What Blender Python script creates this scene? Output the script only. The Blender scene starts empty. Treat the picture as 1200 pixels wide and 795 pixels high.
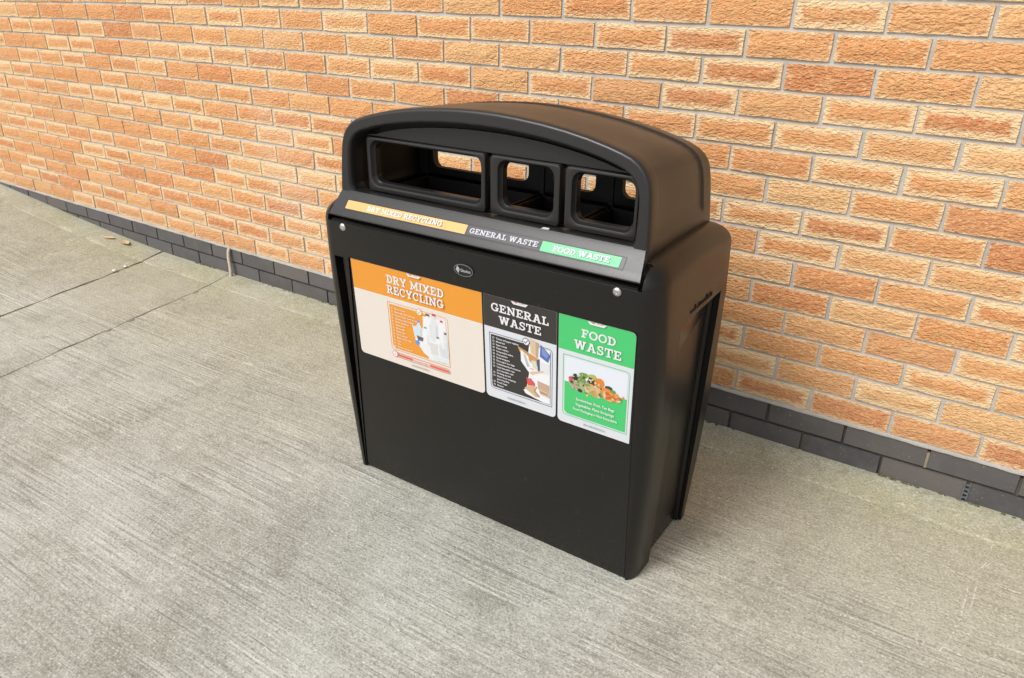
import bpy, bmesh, math, random
from mathutils import Vector, Matrix
import numpy as np

random.seed(11)
rng = np.random.RandomState(5)
scn = bpy.context.scene
C = scn.collection

# ------------------------------------------------------------------ camera
cam_d = bpy.data.cameras.new('camera')
cam = bpy.data.objects.new('camera', cam_d); C.objects.link(cam); scn.camera = cam
cam_d.sensor_width = 36.0; cam_d.lens = 26.287; cam_d.clip_start = 0.05; cam_d.clip_end = 400
CR = Vector((0.83369554, 0.55209219, 0.01208091))
CU = Vector((-0.24478135, 0.34984886, 0.90426095))
CF = Vector((-0.49500892, 0.75683551, -0.4268093))
CP = Vector((0.0992, -2.11345, 1.29251))
cam.matrix_world = Matrix(((CR.x, CU.x, -CF.x, CP.x), (CR.y, CU.y, -CF.y, CP.y), (CR.z, CU.z, -CF.z, CP.z), (0, 0, 0, 1)))

# ------------------------------------------------------------------ sky, sun, exposure
SUN_EL, SUN_AZ = math.radians(48), math.radians(203)      # azimuth clockwise from +Y (the wall is at +Y)
world = bpy.data.worlds.new('World'); scn.world = world; world.use_nodes = True
wn = world.node_tree; wn.nodes.clear()
sky = wn.nodes.new('ShaderNodeTexSky'); sky.sky_type = 'NISHITA'; sky.sun_disc = False
sky.sun_elevation = SUN_EL; sky.sun_rotation = SUN_AZ; sky.air_density = 1.0; sky.dust_density = 3.0; sky.ozone_density = 1.0
hs = wn.nodes.new('ShaderNodeHueSaturation'); hs.inputs['Saturation'].default_value = 0.12
bg = wn.nodes.new('ShaderNodeBackground'); bg.inputs['Strength'].default_value = 0.115
wo = wn.nodes.new('ShaderNodeOutputWorld')
wn.links.new(sky.outputs[0], hs.inputs['Color']); wn.links.new(hs.outputs[0], bg.inputs[0]); wn.links.new(bg.outputs[0], wo.inputs[0])
sd = bpy.data.lights.new('sun', 'SUN'); sd.energy = 1.5; sd.angle = math.radians(22); sd.color = (1.0, 0.99, 0.97)
sun = bpy.data.objects.new('sun', sd); C.objects.link(sun)
to_sun = Vector((math.sin(SUN_AZ) * math.cos(SUN_EL), math.cos(SUN_AZ) * math.cos(SUN_EL), math.sin(SUN_EL)))
sun.rotation_euler = to_sun.to_track_quat('Z', 'Y').to_euler()
scn.view_settings.view_transform = 'Standard'; scn.view_settings.look = 'None'
scn.view_settings.gamma = 1.0; scn.view_settings.use_curve_mapping = False
scn.view_settings.exposure = 0.54

# ------------------------------------------------------------------ helpers
def project(p):
    d = Vector(p) - CP; z = d.dot(CF)
    if z < 0.05: return None
    f = 876.2435
    return 600 + f * d.dot(CR) / z, 397.5 - f * d.dot(CU) / z, z

def link(name, me, mat=None, parent=None):
    o = bpy.data.objects.new(name, me); C.objects.link(o)
    if mat is not None:
        for m in (mat if isinstance(mat, (list, tuple)) else [mat]): me.materials.append(m)
    if parent is not None: o.parent = parent
    return o

def tag(o, label=None, cat=None, group=None, kind=None):
    if label: o['label'] = label
    if cat: o['category'] = cat
    if group: o['group'] = group
    if kind: o['kind'] = kind
    return o

def mesh(name, V, F, smooth=None):
    me = bpy.data.meshes.new(name); me.from_pydata([tuple(v) for v in V], [], F); me.update()
    bm = bmesh.new(); bm.from_mesh(me); bmesh.ops.recalc_face_normals(bm, faces=bm.faces); bm.to_mesh(me); bm.free()
    if smooth is not None: shade(me, smooth)
    return me

def shade(me, deg):
    me.polygons.foreach_set('use_smooth', [True] * len(me.polygons))
    me.set_sharp_from_angle(angle=math.radians(deg))

def loft(rings, closed_ring=True, cap=True, closed_path=False):
    V = [p for r in rings for p in r]; n = len(rings[0]); F = []
    R = len(rings)
    for k in range(R if closed_path else R - 1):
        a, b = k * n, ((k + 1) % R) * n
        for i in range(n if closed_ring else n - 1):
            j = (i + 1) % n; F.append((a + i, a + j, b + j, b + i))
    if cap and not closed_path:
        F.append(tuple(range(n))); F.append(tuple(range((R - 1) * n, R * n)))
    return V, F

def join_vf(parts):
    V, F = [], []
    for v, f in parts:
        o = len(V); V += list(v); F += [tuple(i + o for i in q) for q in f]
    return V, F

def box_vf(x0, x1, y0, y1, z0, z1):
    V = [(x, y, z) for x in (x0, x1) for y in (y0, y1) for z in (z0, z1)]
    return V, [(0, 1, 3, 2), (4, 6, 7, 5), (0, 4, 5, 1), (2, 3, 7, 6), (0, 2, 6, 4), (1, 5, 7, 3)]

def hexa(a):      # 8 corners ordered as box_vf
    return list(a), box_vf(0, 1, 0, 1, 0, 1)[1]

def interp(x, xs, ys): return float(np.interp(x, xs, ys))

def rrect(x0, x1, z0, z1, r, n=5):
    """rounded rectangle, counter-clockwise from the lower right corner; r may be 4 radii (BR, TR, TL, BL)"""
    if not isinstance(r, (list, tuple)): r = (r,) * 4
    P = []
    for (cx, cz, a0, rr) in ((x1 - r[0], z0 + r[0], -90, r[0]), (x1 - r[1], z1 - r[1], 0, r[1]), (x0 + r[2], z1 - r[2], 90, r[2]), (x0 + r[3], z0 + r[3], 180, r[3])):
        for k in range(n + 1):
            a = math.radians(a0 + 90 * k / n); P.append((cx + rr * math.cos(a), cz + rr * math.sin(a)))
    return P

def boolean_cut(o, cutters):
    for vf in cutters:
        me = mesh('cutter', *vf); c = bpy.data.objects.new('cutter', me); C.objects.link(c); c.parent = o.parent
        m = o.modifiers.new('cut', 'BOOLEAN'); m.operation = 'DIFFERENCE'; m.solver = 'EXACT'; m.object = c
        bpy.context.view_layer.update()
        dg = bpy.context.evaluated_depsgraph_get()
        new = bpy.data.meshes.new_from_object(o.evaluated_get(dg)); o.modifiers.clear()
        old = o.data; o.data = new; bpy.data.meshes.remove(old)
        bpy.data.objects.remove(c); bpy.data.meshes.remove(me)

# ------------------------------------------------------------------ materials
class NT:
    def __init__(s, name):
        s.m = bpy.data.materials.new(name); s.m.use_nodes = True; s.t = s.m.node_tree
        s.b = s.t.nodes['Principled BSDF']
    def n(s, typ, **kw):
        nd = s.t.nodes.new(typ)
        for k, v in kw.items(): setattr(nd, k, v)
        return nd
    def l(s, a, b): s.t.links.new(a, b)
    def val(s, sock, v):
        if hasattr(v, 'is_linked') or hasattr(v, 'links'): s.l(v, sock)
        else: sock.default_value = v
    def math(s, op, a, b=None, c=None, clamp=False):
        nd = s.n('ShaderNodeMath', operation=op); nd.use_clamp = clamp
        s.val(nd.inputs[0], a)
        if b is not None: s.val(nd.inputs[1], b)
        if c is not None: s.val(nd.inputs[2], c)
        return nd.outputs[0]
    def vmul(s, v, k):
        nd = s.n('ShaderNodeVectorMath', operation='MULTIPLY'); s.l(v, nd.inputs[0]); nd.inputs[1].default_value = k; return nd.outputs[0]
    def noise(s, vec, scale, detail=3, rough=0.55, dist=0.0):
        nd = s.n('ShaderNodeTexNoise'); nd.inputs['Scale'].default_value = scale; nd.inputs['Detail'].default_value = detail
        nd.inputs['Roughness'].default_value = rough; nd.inputs['Distortion'].default_value = dist
        if vec is not None: s.l(vec, nd.inputs['Vector'])
        return nd.outputs[0]
    def ramp(s, f, stops, interp='LINEAR'):
        nd = s.n('ShaderNodeValToRGB'); e = nd.color_ramp.elements; nd.color_ramp.interpolation = interp
        while len(e) < len(stops): e.new(0.5)
        for el, (p, c) in zip(e, stops): el.position = p; el.color = (*c, 1) if len(c) == 3 else c
        s.l(f, nd.inputs[0]); return nd.outputs[0]
    def smooth(s, f, a, b):
        nd = s.n('ShaderNodeMapRange'); nd.interpolation_type = 'SMOOTHSTEP'
        s.l(f, nd.inputs[0]); nd.inputs[1].default_value = a; nd.inputs[2].default_value = b; return nd.outputs[0]
    def mix(s, f, a, b, blend='MIX'):
        nd = s.n('ShaderNodeMix', data_type='RGBA', blend_type=blend)
        s.val(nd.inputs[0], f); s.val(nd.inputs[6], a if not isinstance(a, tuple) else (*a, 1)); s.val(nd.inputs[7], b if not isinstance(b, tuple) else (*b, 1))
        return nd.outputs[2]
    def bump(s, h, strength, dist, normal=None):
        nd = s.n('ShaderNodeBump'); nd.inputs['Strength'].default_value = strength; nd.inputs['Distance'].default_value = dist
        s.l(h, nd.inputs['Height'])
        if normal is not None: s.l(normal, nd.inputs['Normal'])
        return nd.outputs[0]
    def done(s, color=None, rough=None, normal=None, **kw):
        if color is not None: s.val(s.b.inputs['Base Color'], color if not isinstance(color, tuple) else (*color, 1))
        if rough is not None: s.val(s.b.inputs['Roughness'], rough)
        if normal is not None: s.l(normal, s.b.inputs['Normal'])
        for k, v in kw.items(): s.b.inputs[k].default_value = v
        return s.m

def brick_mat(name, joined):
    t = NT(name)
    if joined:
        a = t.n('ShaderNodeAttribute'); a.attribute_name = 'rnd'; rnd = a.outputs['Fac']
    else:
        rnd = t.n('ShaderNodeObjectInfo').outputs['Random']
    uv = t.n('ShaderNodeUVMap'); uv.uv_map = 'UVMap'
    sx = t.n('ShaderNodeSeparateXYZ'); t.l(uv.outputs[0], sx.inputs[0]); u, v = sx.outputs[0], sx.outputs[1]
    cb = t.n('ShaderNodeCombineXYZ')
    t.l(t.math('ADD', u, t.math('MULTIPLY', rnd, 37.0)), cb.inputs[0]); t.l(t.math('ADD', v, t.math('MULTIPLY', rnd, 19.0)), cb.inputs[1]); t.l(t.math('MULTIPLY', rnd, 7.0), cb.inputs[2])
    p = cb.outputs[0]
    # dragged, rippled face: torn lips a few millimetres apart
    warp = t.noise(p, 62, 1, 0.5)
    vv = t.math('ADD', v, t.math('MULTIPLY', t.math('SUBTRACT', warp, 0.5), 0.034))
    saw = t.math('FRACT', t.math('DIVIDE', t.math('ADD', vv, t.math('MULTIPLY', rnd, 3.0)), 0.0112))
    lip = t.math('MULTIPLY', t.math('SUBTRACT', 1.0, saw), t.smooth(saw, 0.0, 0.62))
    torn = t.noise(t.vmul(p, (0.55, 1.0, 1.0)), 135, 2, 0.62)
    grit = t.noise(p, 300, 1, 0.6)
    r4 = t.math('FRACT', t.math('MULTIPLY', rnd, 91.7))                # some faces dragged deeper than others
    h = t.math('ADD', t.math('MULTIPLY', lip, t.math('ADD', 0.10, t.math('MULTIPLY', t.math('MULTIPLY', warp, torn), t.math('ADD', 0.9, t.math('MULTIPLY', r4, 1.6))))), t.math('ADD', t.math('MULTIPLY', grit, 0.45), t.math('MULTIPLY', torn, 2.1)))
    # colour: creamy margin, orange field
    d = t.math('MINIMUM', t.math('SUBTRACT', 0.1075, t.math('ABSOLUTE', u)), t.math('SUBTRACT', 0.0325, t.math('ABSOLUTE', v)))
    dn = t.math('ADD', d, t.math('MULTIPLY', t.math('SUBTRACT', t.noise(p, 70, 4, 0.65), 0.5), 0.030))
    r2 = t.math('FRACT', t.math('MULTIPLY', rnd, 57.31))
    m = t.smooth(t.math('ADD', dn, t.math('MULTIPLY', t.math('SUBTRACT', r2, 0.34), 0.019)), 0.003, 0.018)
    field = t.ramp(t.math('FRACT', t.math('MULTIPLY', rnd, 13.77)), [(0.0, (0.65, 0.288, 0.110)), (0.25, (0.675, 0.33, 0.135)), (0.45, (0.605, 0.240, 0.092)), (0.62, (0.69, 0.38, 0.168)), (0.78, (0.545, 0.208, 0.084)), (0.88, (0.655, 0.310, 0.124)), (1.0, (0.71, 0.435, 0.205))])
    field = t.mix(t.math('MULTIPLY', t.smooth(t.noise(p, 80, 3, 0.75), 0.46, 0.66), 0.65), field, (0.72, 0.445, 0.210))
    field = t.mix(t.math('MULTIPLY', t.smooth(t.noise(p, 130, 2, 0.6), 0.50, 0.68), 0.45), field, (0.50, 0.190, 0.080))
    col = t.mix(m, (0.765, 0.535, 0.305), field)
    geo = t.n('ShaderNodeNewGeometry').outputs['Position']
    wz = t.n('ShaderNodeSeparateXYZ'); t.l(geo, wz.inputs[0])
    grime = t.math('MULTIPLY', t.smooth(t.math('ADD', wz.outputs[2], t.math('MULTIPLY', t.noise(geo, 4.0, 3, 0.6), 0.35)), 0.55, 0.24), 0.20)
    col = t.mix(grime, col, (0.40, 0.27, 0.18))
    bloom = t.math('MULTIPLY', t.smooth(t.noise(geo, 1.1, 4, 0.6), 0.55, 0.72), 0.22)
    col = t.mix(bloom, col, (0.76, 0.62, 0.48))
    col = t.mix(t.math('MULTIPLY', t.smooth(t.noise(p, 240, 1, 0.5), 0.735, 0.76), 0.8), col, (0.10, 0.07, 0.09))
    col = t.mix(t.math('MULTIPLY', t.smooth(t.noise(p, 150, 1, 0.5), 0.76, 0.79), 0.7), col, (0.72, 0.68, 0.64))
    nrm = t.bump(h, 1.0, 0.0032)
    return t.done(col, 0.92, nrm)

def concrete_mat(name, tint=(0.985, 1.015, 0.985), strip=False):
    t = NT(name)
    co = t.n('ShaderNodeTexCoord').outputs['Object']
    sx = t.n('ShaderNodeSeparateXYZ'); t.l(co, sx.inputs[0])
    x, y = sx.outputs[0], sx.outputs[1]
    def xy(a, b):
        cb = t.n('ShaderNodeCombineXYZ'); t.l(t.math('MULTIPLY', x, a), cb.inputs[0]); t.l(t.math('MULTIPLY', yw, b), cb.inputs[1]); return cb.outputs[0]
    big = t.noise(co, 1.4, 3, 0.6); patch = t.noise(co, 4.5, 4, 0.65)
    yw = t.math('ADD', y, t.math('ADD', t.math('MULTIPLY', t.noise(co, 0.9, 1, 0.5), 0.06), t.math('MULTIPLY', x, -0.018)))
    mott = t.noise(co, 34, 4, 0.8); grain = t.noise(co, 165, 2, 0.85); pit = t.noise(co, 110, 1, 0.6)
    streak = t.noise(xy(1.7, 140.0), 1.0, 2, 0.7)                   # fine broom marks along the wall
    line = t.noise(xy(0.8, 46.0), 1.0, 1, 0.5)
    gl = t.math('SUBTRACT', 1.0, t.smooth(t.math('ABSOLUTE', t.math('SUBTRACT', line, 0.5)), 0.002, 0.016))
    gw = t.math('SUBTRACT', 1.0, t.smooth(t.math('ABSOLUTE', t.math('SUBTRACT', line, 0.56)), 0.002, 0.016))
    ph = t.math('FRACT', t.math('ADD', t.math('MULTIPLY', yw, 62.0), t.math('MULTIPLY', t.noise(xy(0.7, 7.0), 1.0, 2, 0.6), 3.6)))
    broom = t.math('SUBTRACT', 1.0, t.smooth(t.math('ABSOLUTE', t.math('SUBTRACT', ph, 0.5)), 0.03, 0.17))
    amt = t.math('ADD', 0.34, t.math('MULTIPLY', t.smooth(t.noise(co, 3.4, 3, 0.65), 0.38, 0.60), 0.66))               # worn smooth in places
    amt = t.math('MULTIPLY', amt, 0.12) if strip else t.math('MULTIPLY', amt, t.math('ADD', 0.18, t.math('MULTIPLY', t.smooth(y, -0.20, -0.62), 0.82)))
    col = t.ramp(t.math('ADD', t.math('MULTIPLY', mott, 0.62), t.math('MULTIPLY', patch, 0.38)), [(0.32, (0.215, 0.200, 0.166)), (0.45, (0.355, 0.337, 0.295)), (0.56, (0.435, 0.417, 0.375)), (0.67, (0.61, 0.592, 0.552))])
    col = t.mix(t.math('MULTIPLY', t.smooth(big, 0.42, 0.62), 0.50), col, (0.53, 0.518, 0.49))
    col = t.mix(t.math('MULTIPLY', t.smooth(t.noise(co, 2.2, 3, 0.6), 0.54, 0.70), 0.42), col, (0.24, 0.225, 0.185))
    col = t.mix(t.math('MULTIPLY', t.smooth(patch, 0.52, 0.34), 0.30), col, (0.25, 0.232, 0.19))
    # algae film towards the wall
    al = t.math('MULTIPLY', t.smooth(t.math('ADD', y, t.math('MULTIPLY', t.math('SUBTRACT', patch, 0.5), 0.9)), -1.05, -0.10), 0.54)
    col = t.mix(al, col, t.mix(mott, (0.200, 0.182, 0.098), (0.46, 0.425, 0.275)))
    al2 = t.math('MULTIPLY', t.smooth(t.math('ADD', y, t.math('MULTIPLY', t.math('SUBTRACT', t.noise(co, 6.0, 3, 0.6), 0.5), 0.35)), -0.27, -0.12), t.smooth(t.noise(co, 3.1, 2, 0.6), 0.47, 0.62))
    col = t.mix(t.math('MULTIPLY', al2, 0.24), col, (0.37, 0.345, 0.165))
    # broom marks
    col = t.mix(t.math('MULTIPLY', t.math('MULTIPLY', t.smooth(streak, 0.52, 0.72), amt), 0.62), col, (0.66, 0.635, 0.59))
    col = t.mix(t.math('MULTIPLY', t.math('MULTIPLY', t.smooth(streak, 0.48, 0.28), amt), 0.46), col, (0.19, 0.178, 0.150))
    col = t.mix(t.math('MULTIPLY', t.math('MULTIPLY', gl, amt), 0.50), col, (0.16, 0.148, 0.125))
    col = t.mix(t.math('MULTIPLY', t.math('MULTIPLY', gw, amt), 0.45), col, (0.68, 0.655, 0.61))
    col = t.mix(t.math('MULTIPLY', t.math('MULTIPLY', broom, amt), t.math('MULTIPLY', t.smooth(streak, 0.62, 0.42), 0.50)), col, (0.17, 0.158, 0.132))
    col = t.mix(t.math('MULTIPLY', t.smooth(pit, 0.64, 0.74), 0.55), col, (0.17, 0.16, 0.13))
    # aggregate grain
    col = t.mix(t.math('MULTIPLY', t.smooth(grain, 0.48, 0.30), 0.60), col, (0.150, 0.140, 0.112))
    col = t.mix(t.math('MULTIPLY', t.smooth(grain, 0.55, 0.70), 0.68), col, (0.66, 0.64, 0.60))
    # white scuffs, rusty specks, damp-looking stains
    sc = t.math('MULTIPLY', t.smooth(t.noise(t.vmul(co, (0.6, 1.2, 1)), 21, 4, 0.8), 0.60, 0.70), t.smooth(t.noise(co, 2.9, 2, 0.5), 0.48, 0.60))
    col = t.mix(t.math('MULTIPLY', sc, 0.6), col, (0.72, 0.69, 0.65))
    ru = t.math('MULTIPLY', t.smooth(t.noise(co, 33, 3, 0.7), 0.64, 0.74), t.smooth(t.noise(co, 2.4, 1, 0.5), 0.56, 0.64))
    col = t.mix(t.math('MULTIPLY', ru, 0.28), col, (0.50, 0.27, 0.15))
    st = t.smooth(t.noise(co, 11.0, 2, 0.5), 0.69, 0.78)
    col = t.mix(t.math('MULTIPLY', st, 0.5), col, (0.19, 0.178, 0.125))
    col = t.mix(1.0, col, tint, 'MULTIPLY')
    h = t.math('ADD', t.math('MULTIPLY', streak, 0.7), t.math('ADD', t.math('MULTIPLY', grain, 0.9), t.math('MULTIPLY', pit, 1.2)))
    return t.done(col, 0.92, t.bump(h, 0.65, 0.0026))

def mortar_mat(name, a, b):
    t = NT(name); co = t.n('ShaderNodeTexCoord').outputs['Object']
    col = t.mix(t.smooth(t.noise(co, 6, 5, 0.7), 0.3, 0.7), a, b)
    col = t.mix(t.math('MULTIPLY', t.smooth(t.noise(co, 300, 3, 0.7), 0.55, 0.7), 0.4), col, tuple(min(1, k * 1.35) for k in b))
    return t.done(col, 0.95, t.bump(t.noise(co, 240, 4, 0.7), 0.7, 0.002))

def plinth_mat():
    t = NT('blue_engineering_brick'); co = t.n('ShaderNodeTexCoord').outputs['Object']
    rnd = t.n('ShaderNodeObjectInfo').outputs['Random']
    of = t.n('ShaderNodeVectorMath', operation='ADD'); t.l(co, of.inputs[0]); cb = t.n('ShaderNodeCombineXYZ'); t.l(t.math('MULTIPLY', rnd, 31.0), cb.inputs[0]); t.l(cb.outputs[0], of.inputs[1]); p = of.outputs[0]
    col = t.ramp(rnd, [(0, (0.066, 0.062, 0.065)), (0.3, (0.098, 0.091, 0.092)), (0.5, (0.076, 0.069, 0.068)), (0.75, (0.122, 0.108, 0.100)), (1, (0.086, 0.086, 0.094))])
    col = t.mix(t.math('MULTIPLY', t.smooth(t.noise(p, 14, 4, 0.65), 0.40, 0.70), 0.5), col, (0.125, 0.112, 0.105))
    col = t.mix(t.math('MULTIPLY', t.smooth(t.noise(p, 190, 2, 0.5), 0.70, 0.75), 0.7), col, (0.40, 0.36, 0.31))
    col = t.mix(t.math('MULTIPLY', t.smooth(t.noise(p, 60, 4, 0.7), 0.66, 0.74), 0.35), col, (0.30, 0.27, 0.23))
    return t.done(col, 0.62, t.bump(t.noise(p, 160, 4, 0.65), 0.45, 0.002))

def plastic_mat(name, base, rough, bump=0.25, scale=900, scuff=0.35, spec=0.5):
    t = NT(name); co = t.n('ShaderNodeTexCoord').outputs['Object']
    n1 = t.noise(co, 6, 4, 0.65)
    r = t.math('ADD', t.math('MULTIPLY', t.math('SUBTRACT', n1, 0.5), 0.14), rough)
    r = t.math('ADD', r, t.math('MULTIPLY', t.smooth(t.noise(co, 45, 4, 0.75), 0.58, 0.75), 0.10))
    col = t.mix(t.math('MULTIPLY', t.smooth(t.noise(co, 70, 5, 0.75), 0.60, 0.74), scuff * 0.16), base, (0.22, 0.21, 0.19))
    dust = t.math('MULTIPLY', t.smooth(t.noise(co, 330, 2, 0.5), 0.735, 0.77), scuff)
    col = t.mix(dust, col, (0.26, 0.24, 0.21))
    if scuff > 0.3:                                                   # splashed dirt and rub marks low down
        sz = t.n('ShaderNodeSeparateXYZ'); t.l(co, sz.inputs[0])
        low = t.smooth(t.math('ADD', sz.outputs[2], t.math('MULTIPLY', t.noise(co, 9, 4, 0.7), 0.16)), 0.20, 0.07)
        col = t.mix(t.math('MULTIPLY', t.math('MULTIPLY', low, t.smooth(t.noise(co, 120, 4, 0.8), 0.46, 0.68)), 0.06), col, (0.30, 0.28, 0.24))
        rub = t.math('MULTIPLY', t.smooth(t.noise(t.vmul(co, (3.0, 3.0, 0.5)), 60, 3, 0.7), 0.64, 0.74), t.smooth(t.noise(co, 5, 2, 0.5), 0.50, 0.62))
        col = t.mix(t.math('MULTIPLY', rub, 0.10), col, (0.30, 0.29, 0.27)); r = t.math('ADD', r, t.math('MULTIPLY', rub, 0.12))
    s_ = t.done(col, r, t.bump(t.noise(co, scale, 1, 0.5), bump, 0.0006)); t.b.inputs['Specular IOR Level'].default_value = spec
    return s_

def print_mat(name, c, rough=0.38):
    t = NT(name); co = t.n('ShaderNodeTexCoord').outputs['Object']
    col = t.mix(t.math('MULTIPLY', t.noise(co, 30, 3, 0.6), 0.08), c, tuple(k * 0.8 for k in c))
    return t.done(col, rough)

M = {}
M['brick'] = brick_mat('rustic_brick', False)
M['brick_rest'] = brick_mat('rustic_brick_rest', True)
M['mortar'] = mortar_mat('lime_grey_mortar', (0.40, 0.375, 0.335), (0.54, 0.51, 0.46))
M['mortar_dark'] = mortar_mat('dark_mortar', (0.055, 0.046, 0.034), (0.13, 0.11, 0.08))
M['plinth'] = plinth_mat()
M['concrete'] = concrete_mat('brushed_concrete')
M['strip'] = concrete_mat('edge_strip_concrete', tint=(1.03, 1.045, 1.0), strip=True)
M['smear'] = mortar_mat('smeared_mortar', (0.34, 0.315, 0.28), (0.46, 0.43, 0.385))
M['plug'] = mortar_mat('stained_mortar', (0.20, 0.165, 0.115), (0.34, 0.29, 0.22))
M['joint'] = mortar_mat('joint_dirt', (0.13, 0.115, 0.07), (0.27, 0.24, 0.15))
M['joint_tan'] = mortar_mat('joint_silt', (0.15, 0.135, 0.095), (0.28, 0.255, 0.19))
M['ground'] = mortar_mat('yard_ground', (0.22, 0.21, 0.19), (0.30, 0.285, 0.26))
M['plastic'] = plastic_mat('black_moulded_plastic', (0.0072, 0.0062, 0.0050), 0.31, 0.2, 900, 0.40, 0.42)
M['hood'] = plastic_mat('black_hood_plastic', (0.0165, 0.0155, 0.0150), 0.33, 0.3, 700, 0.12)
M['gloss'] = plastic_mat('glossy_black_plastic', (0.0100, 0.0095, 0.0090), 0.17, 0.06, 200, 0.2)
M['inner'] = plastic_mat('shade_black_plastic', (0.004, 0.0038, 0.0035), 0.62, scuff=0.0)  # shade inside the hood put into the colour; also the badge and mark
M['slot'] = plastic_mat('slot_reflection_plastic', (0.075, 0.058, 0.042), 0.32, 0.1, 200, 0.1)
def steel_mat():
    t = NT('zinc_screw'); co = t.n('ShaderNodeTexCoord').outputs['Object']
    return t.done((0.62, 0.61, 0.60), t.math('ADD', 0.26, t.math('MULTIPLY', t.noise(co, 200, 3), 0.15)), Metallic=1.0)
M['steel'] = steel_mat()
def simple(name, a, b, sc=40, rough=0.8):
    t = NT(name); co = t.n('ShaderNodeTexCoord').outputs['Object']
    f = t.noise(co, sc, 4, 0.65)
    return t.done(t.mix(t.smooth(f, 0.3, 0.7), a, b), rough, t.bump(f, 0.4, 0.002))
M['cable'] = simple('weathered_cable', (0.40, 0.35, 0.27), (0.55, 0.50, 0.41), 60)
M['cable_red'] = simple('cable_red_core', (0.42, 0.24, 0.19), (0.52, 0.34, 0.28), 60)
M['leaf'] = simple('dry_leaf', (0.50, 0.32, 0.17), (0.66, 0.48, 0.30), 50)
M['stone'] = simple('pale_pebble', (0.55, 0.53, 0.50), (0.70, 0.68, 0.66), 80)
M['stone_grey'] = simple('grey_pebble', (0.20, 0.21, 0.20), (0.32, 0.32, 0.30), 80)
M['moss'] = simple('dark_moss', (0.05, 0.055, 0.02), (0.13, 0.14, 0.05), 120, 1.0)
M['vent'] = simple('grey_plastic_vent', (0.085, 0.095, 0.105), (0.15, 0.16, 0.17), 90, 0.5)

PR = {}
def pm(c):
    k = tuple(round(v, 3) for v in c)
    if k not in PR: PR[k] = print_mat('print_ink_%d' % len(PR), tuple(v * 0.80 for v in k))
    return PR[k]
WHITE = (0.86, 0.85, 0.87); ORANGE = (0.86, 0.34, 0.035); CREAM = (0.83, 0.755, 0.675); GREEN = (0.072, 0.60, 0.175); DARK = (0.042, 0.037, 0.033); SILVER = (0.74, 0.76, 0.80); RED = (0.85, 0.14, 0.08)

# ------------------------------------------------------------------ ground, slabs and wall strip
RX = [-12.0, -7.0, -6.0, -5.13, -4.8, -4.44, -4.25, -3.9, -3.55, -3.35, 12.0]
RZ = [0.27, 0.25, 0.20, 0.122, 0.094, 0.064, 0.048, 0.022, 0.004, 0.0, 0.0]
def ramp_z(x): return interp(x, RX, RZ)
def wob(a, b, s): return s * (math.sin(a * 17.3 + b) + 0.6 * math.sin(a * 41.7 + 2.3 * b) + 0.5 * math.sin(a * 97.1 + 1.1 * b))

gV = [(-70, -90, -0.035), (70, -90, -0.035), (70, 12, -0.035), (-70, 12, -0.035)]
ground = link('ground', mesh('ground', gV, [(0, 1, 2, 3)]), M['ground']); tag(ground, kind='structure')

J1 = lambda y: -3.477 - 0.192 * y
J2 = lambda y: -2.925 - 0.165 * y
def stations(a, b, near, far):
    out = [a]; t = a; step = near
    while t > b:
        t -= step; step = min(far, step * (1.0 if t > -3.2 else 1.35)); out.append(max(t, b))
    return out
def slab(name, xl, xr, y0, y1, mat, zoff=0.0, wallrise=0.0, seed=0, nx=30, dy=0.045, edge=0.0022):
    ys = stations(y0, y1, dy, 1.5); V = []; F = []
    n = nx + 1
    for yi, y in enumerate(ys):
        a = xl(y) + wob(y, seed + 1, edge); b = xr(y) + wob(y, seed + 5, edge)
        for i in range(n):
            s = i / nx; x = a + (b - a) * s
            yy = y
            if yi == 0 or yi == len(ys) - 1: yy = y + wob(x, seed + 9, 0.0012)
            z = ramp_z(x) + zoff
            if y1 > -1: z += wallrise * (y - y1) / (y0 - y1)
            if i in (0, nx) or yi in (0, len(ys) - 1): z -= 0.0026
            V.append((x, yy, z))
    R = len(ys)
    for k in range(R - 1):
        for i in range(nx): F.append((k * n + i, (k + 1) * n + i, (k + 1) * n + i + 1, k * n + i + 1))
    # skirts
    loop = [i for i in range(n)] + [k * n + nx for k in range(1, R)] + [(R - 1) * n + i for i in range(nx - 1, -1, -1)] + [k * n for k in range(R - 2, 0, -1)]
    o = len(V); V += [(V[i][0], V[i][1], V[i][2] - 0.028) for i in loop]; L = len(loop)
    for i in range(L): F.append((loop[i], loop[(i + 1) % L], o + (i + 1) % L, o + i))
    return link(name, mesh(name, V, F, 40), mat, ground)
G1, G2 = 0.0050, 0.0036
slab('concrete_slab', lambda y: J2(y) + G2, lambda y: 7.0, -0.1180, -15, M['concrete'], zoff=-0.001, seed=1, nx=120)
slab('concrete_slab', lambda y: J1(y) + G1, lambda y: J2(y) - G2, -0.1180, -15, M['concrete'], zoff=0.0000, seed=2, edge=0.0042, nx=14)
slab('concrete_slab', lambda y: -14.0, lambda y: J1(y) - G1, -0.1180, -15, M['concrete'], zoff=0.0012, seed=3, edge=0.0042, nx=90)
slab('edge_strip', lambda y: J2(y) + G2, lambda y: 7.0, 0.006, -0.1335, M['strip'], zoff=0.0032, wallrise=0.009, seed=4, nx=240, dy=0.023)
slab('edge_strip', lambda y: J1(y) + G1, lambda y: J2(y) - G2, 0.006, -0.1335, M['strip'], zoff=0.0032, wallrise=0.009, seed=5, nx=24, dy=0.023)
slab('edge_strip', lambda y: -14.0, lambda y: J1(y) - G1, 0.006, -0.1335, M['strip'], zoff=0.0052, wallrise=0.009, seed=6, nx=200, dy=0.023)
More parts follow.
